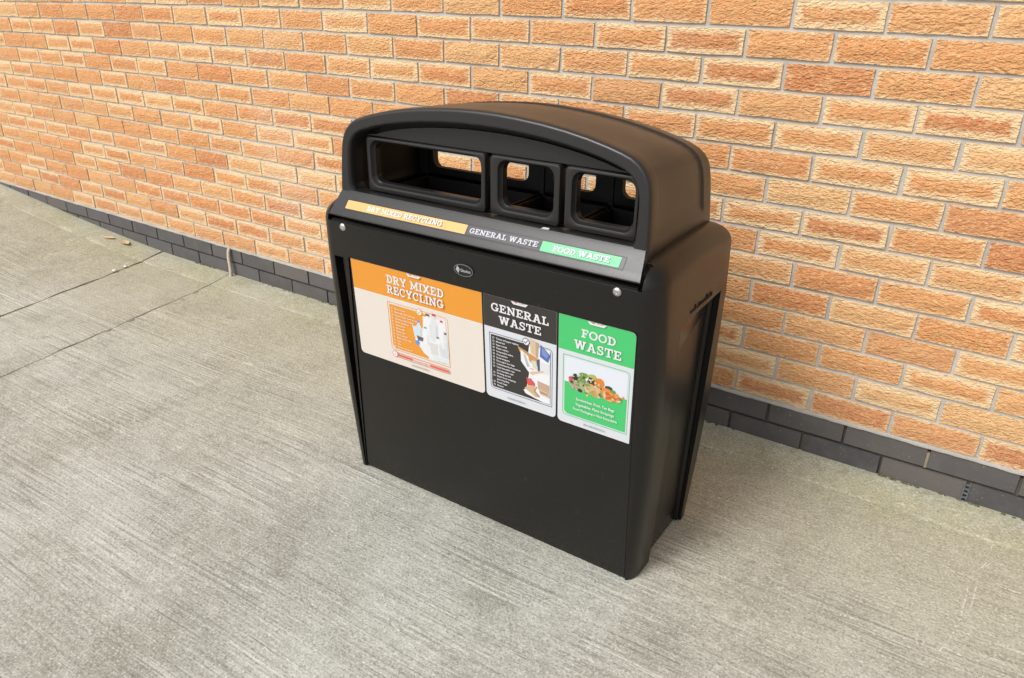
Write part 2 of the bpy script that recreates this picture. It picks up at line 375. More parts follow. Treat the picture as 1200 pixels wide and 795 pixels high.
for J, dz, mt in ((J1, 0.0052, M['joint']), (J2, 0.0042, M['joint_tan'])):
    ys = list(np.linspace(0.0, -15, 260)); V = []; F = []
    for y in ys:
        for s_ in (-0.02, 0.0, 0.02): V.append((J(y) + s_, y, ramp_z(J(y)) - dz + wob(y * 3, s_, 0.0010)))
    for k in range(len(ys) - 1): F += [(3 * k, 3 * k + 1, 3 * k + 4, 3 * k + 3), (3 * k + 1, 3 * k + 2, 3 * k + 5, 3 * k + 4)]
    link('joint_filler', mesh('joint_filler', V, F), mt, ground)

# ------------------------------------------------------------------ brick wall
Z0 = 0.148                                     # underside of the lowest orange course
wall = bpy.data.objects.new('brick_wall', None); C.objects.link(wall)
tag(wall, 'orange and cream rustic brick wall on a base of two dark brick courses', 'wall')
CX = [-0.00745, 0.02658, 0.02368, -0.0541, 0.00321, 0.00054, -0.01032]
CZ = [0.00288, 0.00125, -0.00721, 0.00539, 0.00547, 0.0, -0.01457]
def setout(i, n):
    """real set-out of a joint: courses and perpends wander by a few millimetres"""
    s = (min(max(i, -23), 2.5) + 10) / 12; m = (min(max(n, -2), 15) - 6) / 8
    x = i * 0.225 + CX[0] + CX[1] * s + CX[2] * s * s + CX[3] * s ** 3 + CX[4] * m + CX[5] * m * s + CX[6] * m * s * s
    z = Z0 + 0.0375 + n * 0.075 + CZ[0] + CZ[1] * s + CZ[2] * s * s + CZ[3] * m + CZ[4] * m * s + CZ[5] * m * m + CZ[6] * m * s * s
    return x, z

def brick_vf(seed, L=0.215, H=0.065, D=0.05, jit=0.0016, nx=5, nz=2, bulge=0.0022, tight=0.0):
    r = random.Random(seed); V = []; F = []
    n = nx + 1
    for k in range(nz + 1):
        for i in range(n):
            edge = i in (0, nx) or k in (0, nz)
            x = -L / 2 + L * i / nx; z = -H / 2 + H * k / nz
            x += r.uniform(-1, 1) * jit * (0.8 if edge else 2.0); z += r.uniform(-1, 1) * jit * (0.9 if edge else 2.0)
            y = 0.0012 if edge else -bulge + r.uniform(-1, 1) * jit
            V.append((x, y + r.uniform(-1, 1) * jit * 0.4, z))
    for k in range(nz):
        for i in range(nx): F.append((k * n + i, k * n + i + 1, (k + 1) * n + i + 1, (k + 1) * n + i))
    loop = [i for i in range(n)] + [k * n + nx for k in range(1, nz + 1)] + [nz * n + i for i in range(nx - 1, -1, -1)] + [k * n for k in range(nz - 1, 0, -1)]
    o = len(V); Lp = len(loop)
    V += [(V[i][0] * 0.995, D, V[i][2] * 0.99) for i in loop]
    for i in range(Lp): F.append((loop[i], o + i, o + (i + 1) % Lp, loop[(i + 1) % Lp]))
    return V, F

def with_uv(me, coords):
    uvl = me.uv_layers.new(name='UVMap')
    for lp in me.loops: uvl.data[lp.index].uv = coords[lp.vertex_index]

variants = []
for k in range(14):
    V, F = brick_vf(100 + k); me = mesh('brick', V, F); with_uv(me, [(v[0], v[2]) for v in V]); me.materials.append(M['brick']); variants.append((me, V, F))
LO, HI, XA, XB = 0, 33, -40, 12
cells = []
for n in range(LO, HI):
    for i in range(XA, XB):
        i0 = i + (0.5 if n % 2 else 0.0); i1 = i0 + 1
        (xa, za), (xb, zb) = setout(i0, n), setout(i1, n)
        gap = 0.0100 + random.uniform(-1, 1) * 0.0012
        cx, cz = (xa + xb) / 2 + random.uniform(-1, 1) * 0.0012, (za + zb) / 2 + random.uniform(-1, 1) * 0.0010
        cells.append(dict(x=cx, z=cz, sx=(xb - xa - gap) / 0.215, rot=math.atan2(zb - za, xb - xa) + random.uniform(-1, 1) * 0.004, y=random.uniform(-1, 1) * 0.0012, sz=1 + random.uniform(-1, 1) * 0.012, v=random.randrange(len(variants)), n=n))
BIN_POLY = [(432, 535), (392, 260), (408, 160), (460, 132), (620, 122), (760, 150), (826, 190), (850, 285), (800, 600), (735, 670)]
def inside(px, py, P):
    c = False
    for a, b in zip(P, P[1:] + P[:1]):
        if (a[1] > py) != (b[1] > py) and px < (b[0] - a[0]) * (py - a[1]) / (b[1] - a[1]) + a[0]: c = not c
    return c
for c in cells:
    c['score'] = 0.0
    corners = [project((c['x'] + dx, 0, c['z'] + dz)) for dx in (-0.105, 0.105) for dz in (-0.03, 0.03)]
    if any(q is None for q in corners): continue
    vis = sum(1 for q in corners if 0 < q[0] < 1200 and 0 < q[1] < 795 and not inside(q[0], q[1], BIN_POLY))
    if vis: c['score'] = vis / 4 / (corners[0][2] ** 2)
cells.sort(key=lambda c: -c['score'])
singles = [c for c in cells[:300] if c['score'] > 0]; rest = cells[len(singles):]
for c in singles:
    o = bpy.data.objects.new('brick', variants[c['v']][0]); C.objects.link(o); o.parent = wall
    o.location = (c['x'], c['y'], c['z']); o.rotation_euler = (0, -c['rot'], 0); o.scale = (c['sx'], 1, c['sz'])
V, F, UVc, RN = [], [], [], []
for c in rest:
    _, bv, bf = variants[c['v']]; o = len(V); cr, sr = math.cos(c['rot']), math.sin(c['rot'])
    r = random.random()
    for a in bv:
        x, z = a[0] * c['sx'], a[2] * c['sz']
        V.append((c['x'] + x * cr - z * sr, c['y'] + a[1], c['z'] + x * sr + z * cr)); UVc.append((a[0], a[2]))
    for f in bf: F.append(tuple(k + o for k in f)); RN.append(r)
me = bpy.data.meshes.new('brick_courses'); me.from_pydata(V, [], F); me.update(); with_uv(me, UVc)
at = me.attributes.new('rnd', 'FLOAT', 'FACE'); at.data.foreach_set('value', RN)
tag(link('brick_courses', me, M['brick_rest'], wall), kind='stuff')

# dark base courses
pv = []
for k in range(6):
    V, F = brick_vf(300 + k, L=0.2155, H=0.0665, jit=0.0005, nx=3, nz=1, bulge=0.0, D=0.05)
    me = mesh('plinth_brick', V, F); me.materials.append(M['plinth']); pv.append(me)
for n in (-2, -1):
    for i in range(-27, 6):
        i0 = i + (0.5 if n % 2 else 0.0)
        (xa, za), (xb, zb) = setout(i0, n), setout(i0 + 1, n)
        o = bpy.data.objects.new('plinth_brick', random.choice(pv)); C.objects.link(o); o.parent = wall
        gap = 0.0085 + random.uniform(-1, 1) * 0.001
        o.location = ((xa + xb) / 2, 0.0015 + random.uniform(-1, 1) * 0.0008, (za + zb) / 2 + 0.001); o.rotation_euler = (0, -math.atan2(zb - za, xb - xa) + random.uniform(-1, 1) * 0.002, 0); o.scale = ((xb - xa - gap) / 0.2155, 1, 1)
# lowest, buried course keeps the wall closed below the slabs
def mortar_sheet(name, zfun0, zfun1, y, mat):
    V, F = [], []; N = 120
    for k in range(N + 1):
        i = XA + (XB - XA) * k / N; x = setout(i, 0)[0]
        V += [(x, y, zfun0(i)), (x, y, zfun1(i)), (x, y + 0.06, zfun0(i)), (x, y + 0.06, zfun1(i))]
    for k in range(N):
        a, b = 4 * k, 4 * k + 4
        F += [(a, b, b + 1, a + 1), (a + 2, a + 3, b + 3, b + 2), (a + 1, b + 1, b + 3, a + 3), (a, a + 2, b + 2, b)]
    return link(name, mesh(name, V, F), mat, wall)
mortar_sheet('mortar', lambda i: setout(i, -0.5)[1] - 0.0035, lambda i: setout(i, HI - 0.5)[1], 0.0062, M['mortar'])
mortar_sheet('base_mortar', lambda i: setout(i, -0.5)[1] - 0.215, lambda i: setout(i, -0.5)[1] - 0.0040, 0.0130, M['mortar_dark'])
# bed joint smeared over the top of the dark courses
V, F = [], []; NS = 400
for k in range(NS + 1):
    i = -24 + 28 * k / NS; x, z = setout(i, -0.5)
    lo = z - 0.0075 - abs(wob(x, 3, 0.0012)); V += [(x, -0.0006, lo), (x, -0.0012, z - 0.001), (x, 0.0035, z + 0.004)]
for k in range(NS):
    a = 3 * k; F += [(a, a + 3, a + 4, a + 1), (a + 1, a + 4, a + 5, a + 2)]
link('mortar_smear', mesh('mortar_smear', V, F, 60), M['smear'], wall)
# weep holes in the upper dark course, their shade put in as black blocks, slotted plastic weep vent in the lower one
for i in (0.5, 1.5):
    x, z = setout(i, -1)
    link('weep_hole_shade', mesh('weep_hole_shade', *box_vf(x - 0.003, x + 0.003, 0.0090, 0.0125, z + 0.018, z + 0.034)), M['inner'], wall)
for n, idx in ((-1, (0.5,)),):
    for i in idx:
        x, z = setout(i, n)
        link('mortar_plug', mesh('mortar_plug', *box_vf(x - 0.0036, x + 0.0036, 0.0035, 0.0128, z - 0.034, z + 0.014)), M['plug'], wall)
x, z = setout(1, -2)
parts = [box_vf(x - 0.0075, x - 0.0050, -0.0022, 0.0120, z - 0.034, z + 0.034), box_vf(x + 0.0050, x + 0.0075, -0.0022, 0.0120, z - 0.034, z + 0.034)]
wv = link('weep_vent', mesh('weep_vent', *join_vf(parts)), M['vent'], wall)
for k in range(5):
    zz = z - 0.027 + k * 0.0135
    link('vent_slat', mesh('vent_slat', *box_vf(x - 0.0049, x + 0.0049, -0.0012, 0.0050, zz - 0.0024, zz + 0.0024)), M['vent'], wv)

# ------------------------------------------------------------------ the bin
XC, YB = -0.861, -0.63
binr = bpy.data.objects.new('recycling_bin', None); C.objects.link(binr); binr.location = (XC, YB, 0.0)
tag(binr, 'black plastic three-opening recycling bin standing on the concrete in front of the brick wall', 'bin')
def loc(V): return [(v[0], v[1] - YB, v[2]) for v in V]          # x from the bin's middle, y in yard coordinates
def part(name, vf, mat, parent=binr, smooth=35):
    return link(name, mesh(name, loc(vf[0]), vf[1], smooth), mat, parent)

HF = lambda z: interp(z, [0, 0.13, 0.27, 0.43, 0.53, 0.68, 0.757], [0.440, 0.449, 0.458, 0.465, 0.470, 0.470, 0.468])   # half width at the front
HR = lambda z: interp(z, [0, 0.3, 0.757], [0.463, 0.467, 0.468])                                                        # and at the rear
YF = lambda z: -0.805 - 0.0502 * z
YR = lambda z: interp(z, [0, 0.14, 0.26, 0.45, 0.63, 0.757], [-0.475, -0.440, -0.420, -0.402, -0.396, -0.410])
def body_ring(z, inset=0.0):
    zz = min(z, 0.757); yf, yr = YF(zz) + inset, YR(zz) - inset; hf, hr = HF(zz) - inset, HR(zz) - inset
    hfr = hf + 0.017 * (1 - zz / 0.757)                            # the right front post stands a little prouder at its foot
    rx, ry, rr = interp(zz, [0, 0.757], [0.030, 0.048]), interp(zz, [0, 0.757], [0.046, 0.060]), 0.024
    P = []
    def arc(cx, cy, ra, rb, a0, n=8):
        for k in range(n + 1):
            a = math.radians(a0 + 90 * k / n); P.append((cx + ra * math.cos(a), cy + rb * math.sin(a)))
    def seg(p, q, n):
        for k in range(1, n): P.append((p[0] + (q[0] - p[0]) * k / n, p[1] + (q[1] - p[1]) * k / n))
    arc(hfr - rx, yf + ry, rx, ry, -90); a = P[-1]; b = (hr, yr - rr); seg(a, b, 9)
    arc(hr - rr, yr - rr, rr, rr, 0); a = P[-1]; seg(a, (-hr + rr, yr), 4)
    arc(-hr + rr, yr - rr, rr, rr, 90); a = P[-1]; seg(a, (-hf, yf + ry), 9)
    arc(-hf + rx, yf + ry, rx, ry, 180); a = P[-1]; seg(a, (hfr - rx, yf), 4)
    yc, hy = (YF(zz) + YR(zz)) / 2, (YR(zz) - YF(zz)) / 2
    A = interp(z, [0.68, 0.757, 0.80], [0, 0.013, 0.012])
    return [(x, y, z + A * max(0.0, 1 - ((y - yc) / hy) ** 2)) for x, y in P]
rings = [body_ring(z) for z in (0.0015, 0.02, 0.08, 0.14, 0.2, 0.27, 0.35, 0.43, 0.5, 0.57, 0.63, 0.68, 0.72, 0.745, 0.757)]
for k in range(1, 8):
    a = math.radians(90 * k / 7); rings.append(body_ring(0.757 + 0.046 * math.sin(a), 0.052 * (1 - math.cos(a))))
body = link('body', mesh('body', loc(loft(rings)[0]), loft(rings)[1]), None, binr)
def frontcut(xl0, xr0, xl1, xr1, z0, z1, depth):
    a = []
    for (xs_) in ('l', 'r'):
        for dy in (-0.06, depth):
            for (z, xl, xr) in ((z0, xl0, xr0), (z1, xl1, xr1)):
                a.append((xl if xs_ == 'l' else xr, YF(z) + dy, z))
    return hexa(a)
DP = 0.0075
cut1 = frontcut(-0.404, 0.4365, -0.372, 0.4275, -0.02, 0.6675, DP)
cut2 = frontcut(-0.4075, -0.4045, -0.4215, -0.386, -0.02, 0.6635, 0.048)
def wedge(s, d=0.0):
    z0, z1 = -0.02, 0.647
    yf0, yf1, yr0, yr1 = -0.712, -0.718, -0.517, -0.459
    xf = lambda z: interp(z, [0, 0.647], [0.4415, 0.4655])
    deep0, deep1 = 0.4450, 0.4420
    a = []
    for inner in (True, False):
        for (yy0, yy1, front) in ((yf0, yf1, True), (yr0, yr1, False)):
            for (z, y_, dp) in ((z0, yy0, deep0), (z1, yy1, deep1)):
                x = (xf(z) if front else dp) if inner else 0.56
                a.append((s * (x + d), y_, z))
    return a
cut3 = hexa(wedge(1)); cut4 = hexa(wedge(-1))
cut5 = box_vf(-0.4285, 0.4285, -0.92, -0.800, 0.7572, 0.95)                 # shadow gap below the apron
cut6 = box_vf(-0.395, 0.395, -0.742, -0.530, 0.12, 0.95)                  # the hollow that takes the liners
boolean_cut(body, [(loc(v), f) for v, f in (cut1, cut2, cut3, cut4, cut5, cut6)])
bv = body.modifiers.new('soft_edges', 'BEVEL'); bv.width = 0.0022; bv.segments = 2; bv.limit_method = 'ANGLE'; bv.angle_limit = math.radians(32); bv.use_clamp_overlap = True
body.data.materials.clear(); body.data.materials.append(M['plastic']); shade(body.data, 30)
def side_panel(s):
    w = wedge(s); a, b, c, d = w[0], w[1], w[2], w[3]            # inner face: front low, front high, rear low, rear high
    lift = lambda p, k: (p[0] + s * k, p[1], p[2])
    fl, fh, rl, rh = (a[0], a[1] + 0.004, 0.004), (b[0], b[1] + 0.004, b[2] - 0.004), (c[0], c[1] - 0.004, 0.004), (d[0], d[1] - 0.004, d[2] - 0.004)
    V = [lift(fl, .0004), lift(fh, .0004), lift(rl, .0004), lift(rh, .0004), lift(fl, .0018), lift(fh, .0018), lift(rl, .0018), lift(rh, .0018)]
    part('side_panel', (V, [(0, 1, 3, 2), (4, 6, 7, 5), (0, 4, 5, 1), (2, 3, 7, 6), (0, 2, 6, 4), (1, 5, 7, 3)]), M['gloss'])
side_panel(1); side_panel(-1)
# rib standing in the rear of the side recess
for s in (1, -1):
    w = wedge(s); c, d = w[2], w[3]
    V = []
    for p, zz in ((c, 0.004), (d, 0.642)):
        V += [(p[0] + s * 0.002, p[1] - 0.009, zz), (p[0] + s * 0.011, p[1] - 0.007, zz), (p[0] + s * 0.011, p[1] - 0.004, zz), (p[0] + s * 0.002, p[1] - 0.003, zz)]
    part('recess_rib', (V, [(0, 1, 5, 4), (1, 2, 6, 5), (2, 3, 7, 6), (0, 3, 2, 1), (4, 5, 6, 7), (0, 4, 7, 3)]), M['plastic'])
# glossy skin inside the tapered slot left of the front panel, a reflection painted into the upper piece
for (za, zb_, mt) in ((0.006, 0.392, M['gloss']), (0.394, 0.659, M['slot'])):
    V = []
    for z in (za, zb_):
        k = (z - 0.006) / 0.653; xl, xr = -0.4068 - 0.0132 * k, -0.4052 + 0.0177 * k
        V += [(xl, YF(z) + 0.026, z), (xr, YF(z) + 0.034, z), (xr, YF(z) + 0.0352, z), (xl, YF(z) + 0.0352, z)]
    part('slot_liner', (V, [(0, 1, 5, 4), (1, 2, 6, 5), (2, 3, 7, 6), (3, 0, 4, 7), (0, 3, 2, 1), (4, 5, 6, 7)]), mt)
# moulded mark along the upper edge of the right side recess
tmark = []
for k in range(11):
    y = -0.665 + k * 0.0125; h_ = 0.006 + 0.003 * ((k * 7) % 3)
    x = HF(0.66) + 0.0012
    tmark.append(box_vf(x - 0.0012, x + 0.0012, y, y + 0.0045, 0.660, 0.660 + h_ * (0.6 if k % 2 else 1)))
part('moulded_mark', join_vf(tmark), M['inner'], smooth=None)

# front panel
PF = lambda z: YF(z) + 0.0028                                     # its face
def panel_slab(xl0, xr0, xl1, xr1, z0, z1, f0, f1):
    a = []
    for side in 'lr':
        for f in (f0, f1):
            for (z, xl, xr) in ((z0, xl0, xr0), (z1, xl1, xr1)): a.append((xl if side == 'l' else xr, YF(z) + f, z))
    return hexa(a)
fp = part('front_panel', panel_slab(-0.4010, 0.4350, -0.3705, 0.4262, 0.011, 0.6662, 0.0028, 0.0071), M['plastic'])
b2 = fp.modifiers.new('soft_edges', 'BEVEL'); b2.width = 0.0015; b2.segments = 2

# hood
half = [(0.413, 0.782), (0.4185, 0.800), (0.4170, 0.835), (0.41675, 0.842), (0.4163, 0.850), (0.4150, 0.870), (0.4125, 0.905), (0.4090, 0.938), (0.4035, 0.960), (0.3940, 0.977), (0.3810, 0.9905), (0.3640, 1.0010), (0.3420, 1.0090), (0.3100, 1.0180), (0.2650, 1.0285), (0.2150, 1.0375), (0.1600, 1.0450), (0.1000, 1.0505), (0.0500, 1.0535)]
ihalf = [(0.365, 0.826), (0.3750, 0.829), (0.3810, 0.840), (0.3816, 0.848), (0.3820, 0.856), (0.3825, 0.870), (0.3825, 0.900), (0.3810, 0.925), (0.3775, 0.9400), (0.3710, 0.9530), (0.3610, 0.9630), (0.3460, 0.9715), (0.3270, 0.9780), (0.2980, 0.9865), (0.2560, 0.9960), (0.2080, 1.0040), (0.1550, 1.0105), (0.0970, 1.0150), (0.0485, 1.0172)]
nb = 6
def full(hp, top, zb):
    xb = hp[0][0]
    bottom = [(-xb + 2 * xb * k / nb, zb) for k in range(1, nb)]
    return [(-x, z) for x, z in reversed(hp)] + bottom + [(x, z) for x, z in hp] + [top]
outer = full(half, (0, 1.0545), 0.782); inner = full(ihalf, (0, 1.0178), 0.826)
yfr = lambda z: -0.8025 + 0.05 * (z - 0.80)
yre = lambda z: -0.446 - 0.14 * (z - 0.80)
def hood_station(s, fy, side, crown=0.0, press=0.0):
    out = []
    for (xo, zo), (xi, zi) in zip(outer, inner):
        x, z = xi + (xo - xi) * s, zi + (zo - zi) * s
        if press and zo > 0.8415:
            nx_, nz_ = xo - xi, zo - zi; L_ = math.hypot(nx_, nz_); w = min(1.0, (zo - 0.841) / 0.009)
            x -= nx_ / L_ * press * w; z -= nz_ / L_ * press * w
        y = (yfr(z) + fy) if side == 'f' else (yre(z) - fy)
        # roof falls slightly to the rear, crowned in the middle
        t = (y + 0.80) / 0.33
        z += (0.006 * math.sin(math.pi * min(1, max(0, t))) - 0.020 * min(1, max(0, t))) * min(1, max(0, (z - 0.92) / 0.08))
        out.append((x, y, z))
    return out
H_ = hood_station
st = [H_(0, 0.046, 'f'), H_(0, 0.020, 'f'), H_(0.02, 0.014, 'f'), H_(0.06, 0.0085, 'f'), H_(0.12, 0.0040, 'f'), H_(0.19, 0.0010, 'f'), H_(0.24, 0.0, 'f'), H_(0.28, 0.0, 'f'), H_(0.76, 0.0, 'f'), H_(0.80, 0.0, 'f'), H_(0.86, 0.0006, 'f'), H_(0.92, 0.0022, 'f'), H_(0.965, 0.0050, 'f'), H_(0.99, 0.0085, 'f'), H_(1.0, 0.0125, 'f'), H_(1.0, 0.016, 'f'),
      H_(1.0, 0.036, 'f'), H_(1.0, 0.0375, 'f', press=0.0003), H_(1.0, 0.0400, 'f', press=0.0022), H_(1.0, 0.0420, 'f', press=0.0024), H_(1.0, 0.10, 'f', press=0.0024), H_(1.0, 0.16, 'f', press=0.0024),
      H_(1.0, 0.12, 'r', press=0.0026), H_(1.0, 0.062, 'r', press=0.0036), H_(1.0, 0.0595, 'r', press=0.0040), H_(1.0, 0.0565, 'r', press=0.0028), H_(1.0, 0.0540, 'r', press=0.0006), H_(1.0, 0.0515, 'r', press=-0.0003), H_(1.0, 0.048, 'r', press=-0.0003), H_(1.0, 0.030, 'r'), H_(1.0, 0.014, 'r'), H_(0.985, 0.007, 'r'), H_(0.95, 0.003, 'r'), H_(0.88, 0.0, 'r'), H_(0.18, 0.0, 'r'), H_(0.05, 0.008, 'r'), H_(0, 0.052, 'r')]
hv, hf_ = loft(st, closed_ring=True, cap=False, closed_path=True)
nst, npr = len(st), len(outer); ib = range(len(half) - 1, len(half) + nb)      # indices of the bottom run
open_k = {nst - 1, 17, 18, 19, 20, 21, 22}                                            # open towards the hollow
keep = [k for k in range(len(hf_)) if not (k // npr in open_k and (k % npr) in ib)]
hood = part('hood', (hv, [hf_[k] for k in keep]), [M['hood'], M['inner']], smooth=38)
for pl, k in zip(hood.data.polygons, keep): pl.material_index = 1 if k // npr == nst - 1 else 0

# apron: sloping front ledge below the openings
prof = [(-0.8000, 0.8290), (-0.8060, 0.8225), (-0.8130, 0.8125), (-0.8300, 0.7918), (-0.8395, 0.7800), (-0.8422, 0.7752), (-0.8412, 0.7722), (-0.8375, 0.7720), (-0.8280, 0.7835), (-0.8000, 0.8060)]
rr_ = []
for x in [-0.4145 + 0.829 * k / 12 for k in range(13)]:
    rr_.append([(x * (1 + 0.028 * max(0, (0.829 - z) / 0.055)), y, z) for y, z in prof])
rr_[0] = [(p[0] + 0.003, p[1] + 0.001, p[2]) for p in rr_[0]]; rr_[-1] = [(p[0] - 0.003, p[1] + 0.001, p[2]) for p in rr_[-1]]
part('apron', loft(rr_), M['hood'], smooth=30)
# lip on top of the body front, in the gap below the apron
part('front_lip', loft([[(x, -0.838, 0.7555), (x, -0.838, 0.7605), (x, -0.832, 0.7625), (x, -0.826, 0.7600), (x, -0.826, 0.7555)] for x in (-0.418, 0.0, 0.418)]), M['plastic'])

# faces behind the frame, front and rear, and the surrounds of the three openings on each side
HOLES = [(-0.3515, 0.0035, -0.3335, -0.0135), (0.0165, 0.1945, 0.0425, 0.1745), (0.2065, 0.3735, 0.2285, 0.3605)]
BZ0, BZ1, OZ0, OZ1 = 0.8290, 0.9605, 0.8490, 0.9475
def face_plate(yfront, yback, posts):
    P = []
    def slab_poly(poly):
        n = len(poly); V = [(x, yfront, z) for x, z in poly] + [(x, yback, z) for x, z in poly]
        F = [tuple(range(n)), tuple(range(n, 2 * n))] + [(i, (i + 1) % n, n + (i + 1) % n, n + i) for i in range(n)]
        P.append((V, F))
    up = [(x * 0.992, z - 0.0115) for x, z in inner if z - 0.0115 > 0.9640] if not posts else [(x * 1.01, z + 0.002) for x, z in inner if z > 0.9625]
    top = sorted(up, key=lambda p: p[0])
    slab_poly([(-0.366, 0.9625)] + top + [(0.366, 0.9625)])
    d = yback
    cols = [(-0.384, -0.3525), (0.0045, 0.0155), (0.1955, 0.2055), (0.3745, 0.384)]
    for a, b in (cols if posts else []): P.append(box_vf(a, b, d, d + (0.006 if yback > yfront else -0.006), 0.826, 0.9625))
    return join_vf(P)
part('face_plate', face_plate(-0.7600, -0.7480, False), M['hood'])
up = sorted([(x * 1.008, z + 0.002) for x, z in inner if z > 0.955], key=lambda p_: p_[0])
pl_ = [(-0.381, 0.950)] + up + [(0.381, 0.950)]; n_ = len(pl_)
part('gap_dark_plate', ([(x, -0.7440, z) for x, z in pl_] + [(x, -0.7400, z) for x, z in pl_], [tuple(range(n_)), tuple(range(n_, 2 * n_))] + [(i, (i + 1) % n_, n_ + (i + 1) % n_, n_ + i) for i in range(n_)]), M['inner'])  # added black sheet, makes the gap above the face plate read dark
part('face_plate', face_plate(-0.5150, -0.5285, True), M['inner'])
def surround(h, y0, sgn):
    x0, x1, a0, a1 = h
    R = []
    n = 6
    O = lambda d, r: rrect(x0 + d, x1 - d, BZ0 + d, BZ1 - d, r, n)
    I = lambda d, r: rrect(a0 - d, a1 + d, OZ0 - d, OZ1 + d, r, n)
    seq = [(O(0, 0.008), 0.026), (O(0, 0.008), 0.004), (O(0.0012, 0.008), 0.0012), (O(0.004, 0.008), 0.0), (I(0.0085, 0.024), 0.0), (I(0.0060, 0.023), 0.0012), (I(0.0025, 0.021), 0.010), (I(0.0, 0.020), 0.013), (I(0.0, 0.020), 0.030), (I(0.003, 0.021), 0.030)]
    for prf, dy in seq: R.append([(x, y0 + sgn * dy, z) for x, z in prf])
    return loft(R, cap=False, closed_path=True)
for h in HOLES: part('opening_surround', surround(h, -0.7690, 1), M['hood'], smooth=30)
for h in HOLES: part('opening_surround', surround((h[0], h[1], h[2], h[3] - 0.016), -0.5050, -1), M['inner'], smooth=30)
# inner liners hanging under the openings
for h in HOLES:
    x0, x1 = h[0] + 0.004, h[1] - 0.004; W_ = 0.003
    part('liner', join_vf([box_vf(x0, x0 + W_, -0.732, -0.540, 0.20, 0.822), box_vf(x1 - W_, x1, -0.732, -0.540, 0.20, 0.822), box_vf(x0 + W_, x1 - W_, -0.732, -0.729, 0.20, 0.822), box_vf(x0 + W_, x1 - W_, -0.543, -0.540, 0.20, 0.822), box_vf(x0 - 0.004, x0 - 0.0002, -0.736, -0.536, 0.812, 0.824), box_vf(x1 + 0.0002, x1 + 0.004, -0.736, -0.536, 0.812, 0.824)]), M['inner'], smooth=None)
# screws
def disc(cx, cz, r, n=20): return [(cx + r * math.cos(2 * math.pi * k / n), cz + r * math.sin(2 * math.pi * k / n)) for k in range(n)]
def on_front(pts, z_off): return [(x, YF(z) - z_off, z) for x, z in pts]
for sx in (-0.377, 0.377):
    z = 0.7465; prof_ = [(0.0098, 0.0002), (0.0098, 0.0016), (0.0085, 0.0032), (0.0062, 0.0046), (0.0040, 0.0051), (0.0033, 0.0036), (0.0008, 0.0034)]
    R = [[(x, YF(z) - d - (zz - z) * 0.0502, zz) for x, zz in disc(sx, z, r)] for r, d in prof_]
    part('screw', loft(R), M['steel'], smooth=40)
# ---------------------------------------------------------------- print
def flat(name, polys, parent, surf, base, mats=None):
    """polys: list of (points, colour index); each later piece a hair above the one before"""
    V, F, MI = [], [], []; cols = []
    for k, (P, c) in enumerate(polys):
        if c not in cols: cols.append(c)
        o = len(V); V += [surf(x, z, base + k * 0.00002) for x, z in P]; F.append(tuple(range(o, o + len(P)))); MI.append(cols.index(c))
    me = bpy.data.meshes.new(name); me.from_pydata(loc(V), [], F); me.update()
    for c in cols: me.materials.append(pm(c))
    me.polygons.foreach_set('material_index', MI)
    bm = bmesh.new(); bm.from_mesh(me)
    for f in bm.faces:
        if f.normal.y > 0: f.normal_flip()
    bm.to_mesh(me); bm.free()
    o = bpy.data.objects.new(name, me); C.objects.link(o); o.parent = parent
    return o
S_front = lambda x, z, d: (x, PF(z) - d, z)
def S_apron(x, z, d):       # z measured on the sloping ledge
    y = -0.8300 + (z - 0.7918) * (0.8300 - 0.8130) / (0.8125 - 0.7918)
    return (x, y - d * 0.77, z + d * 0.63)

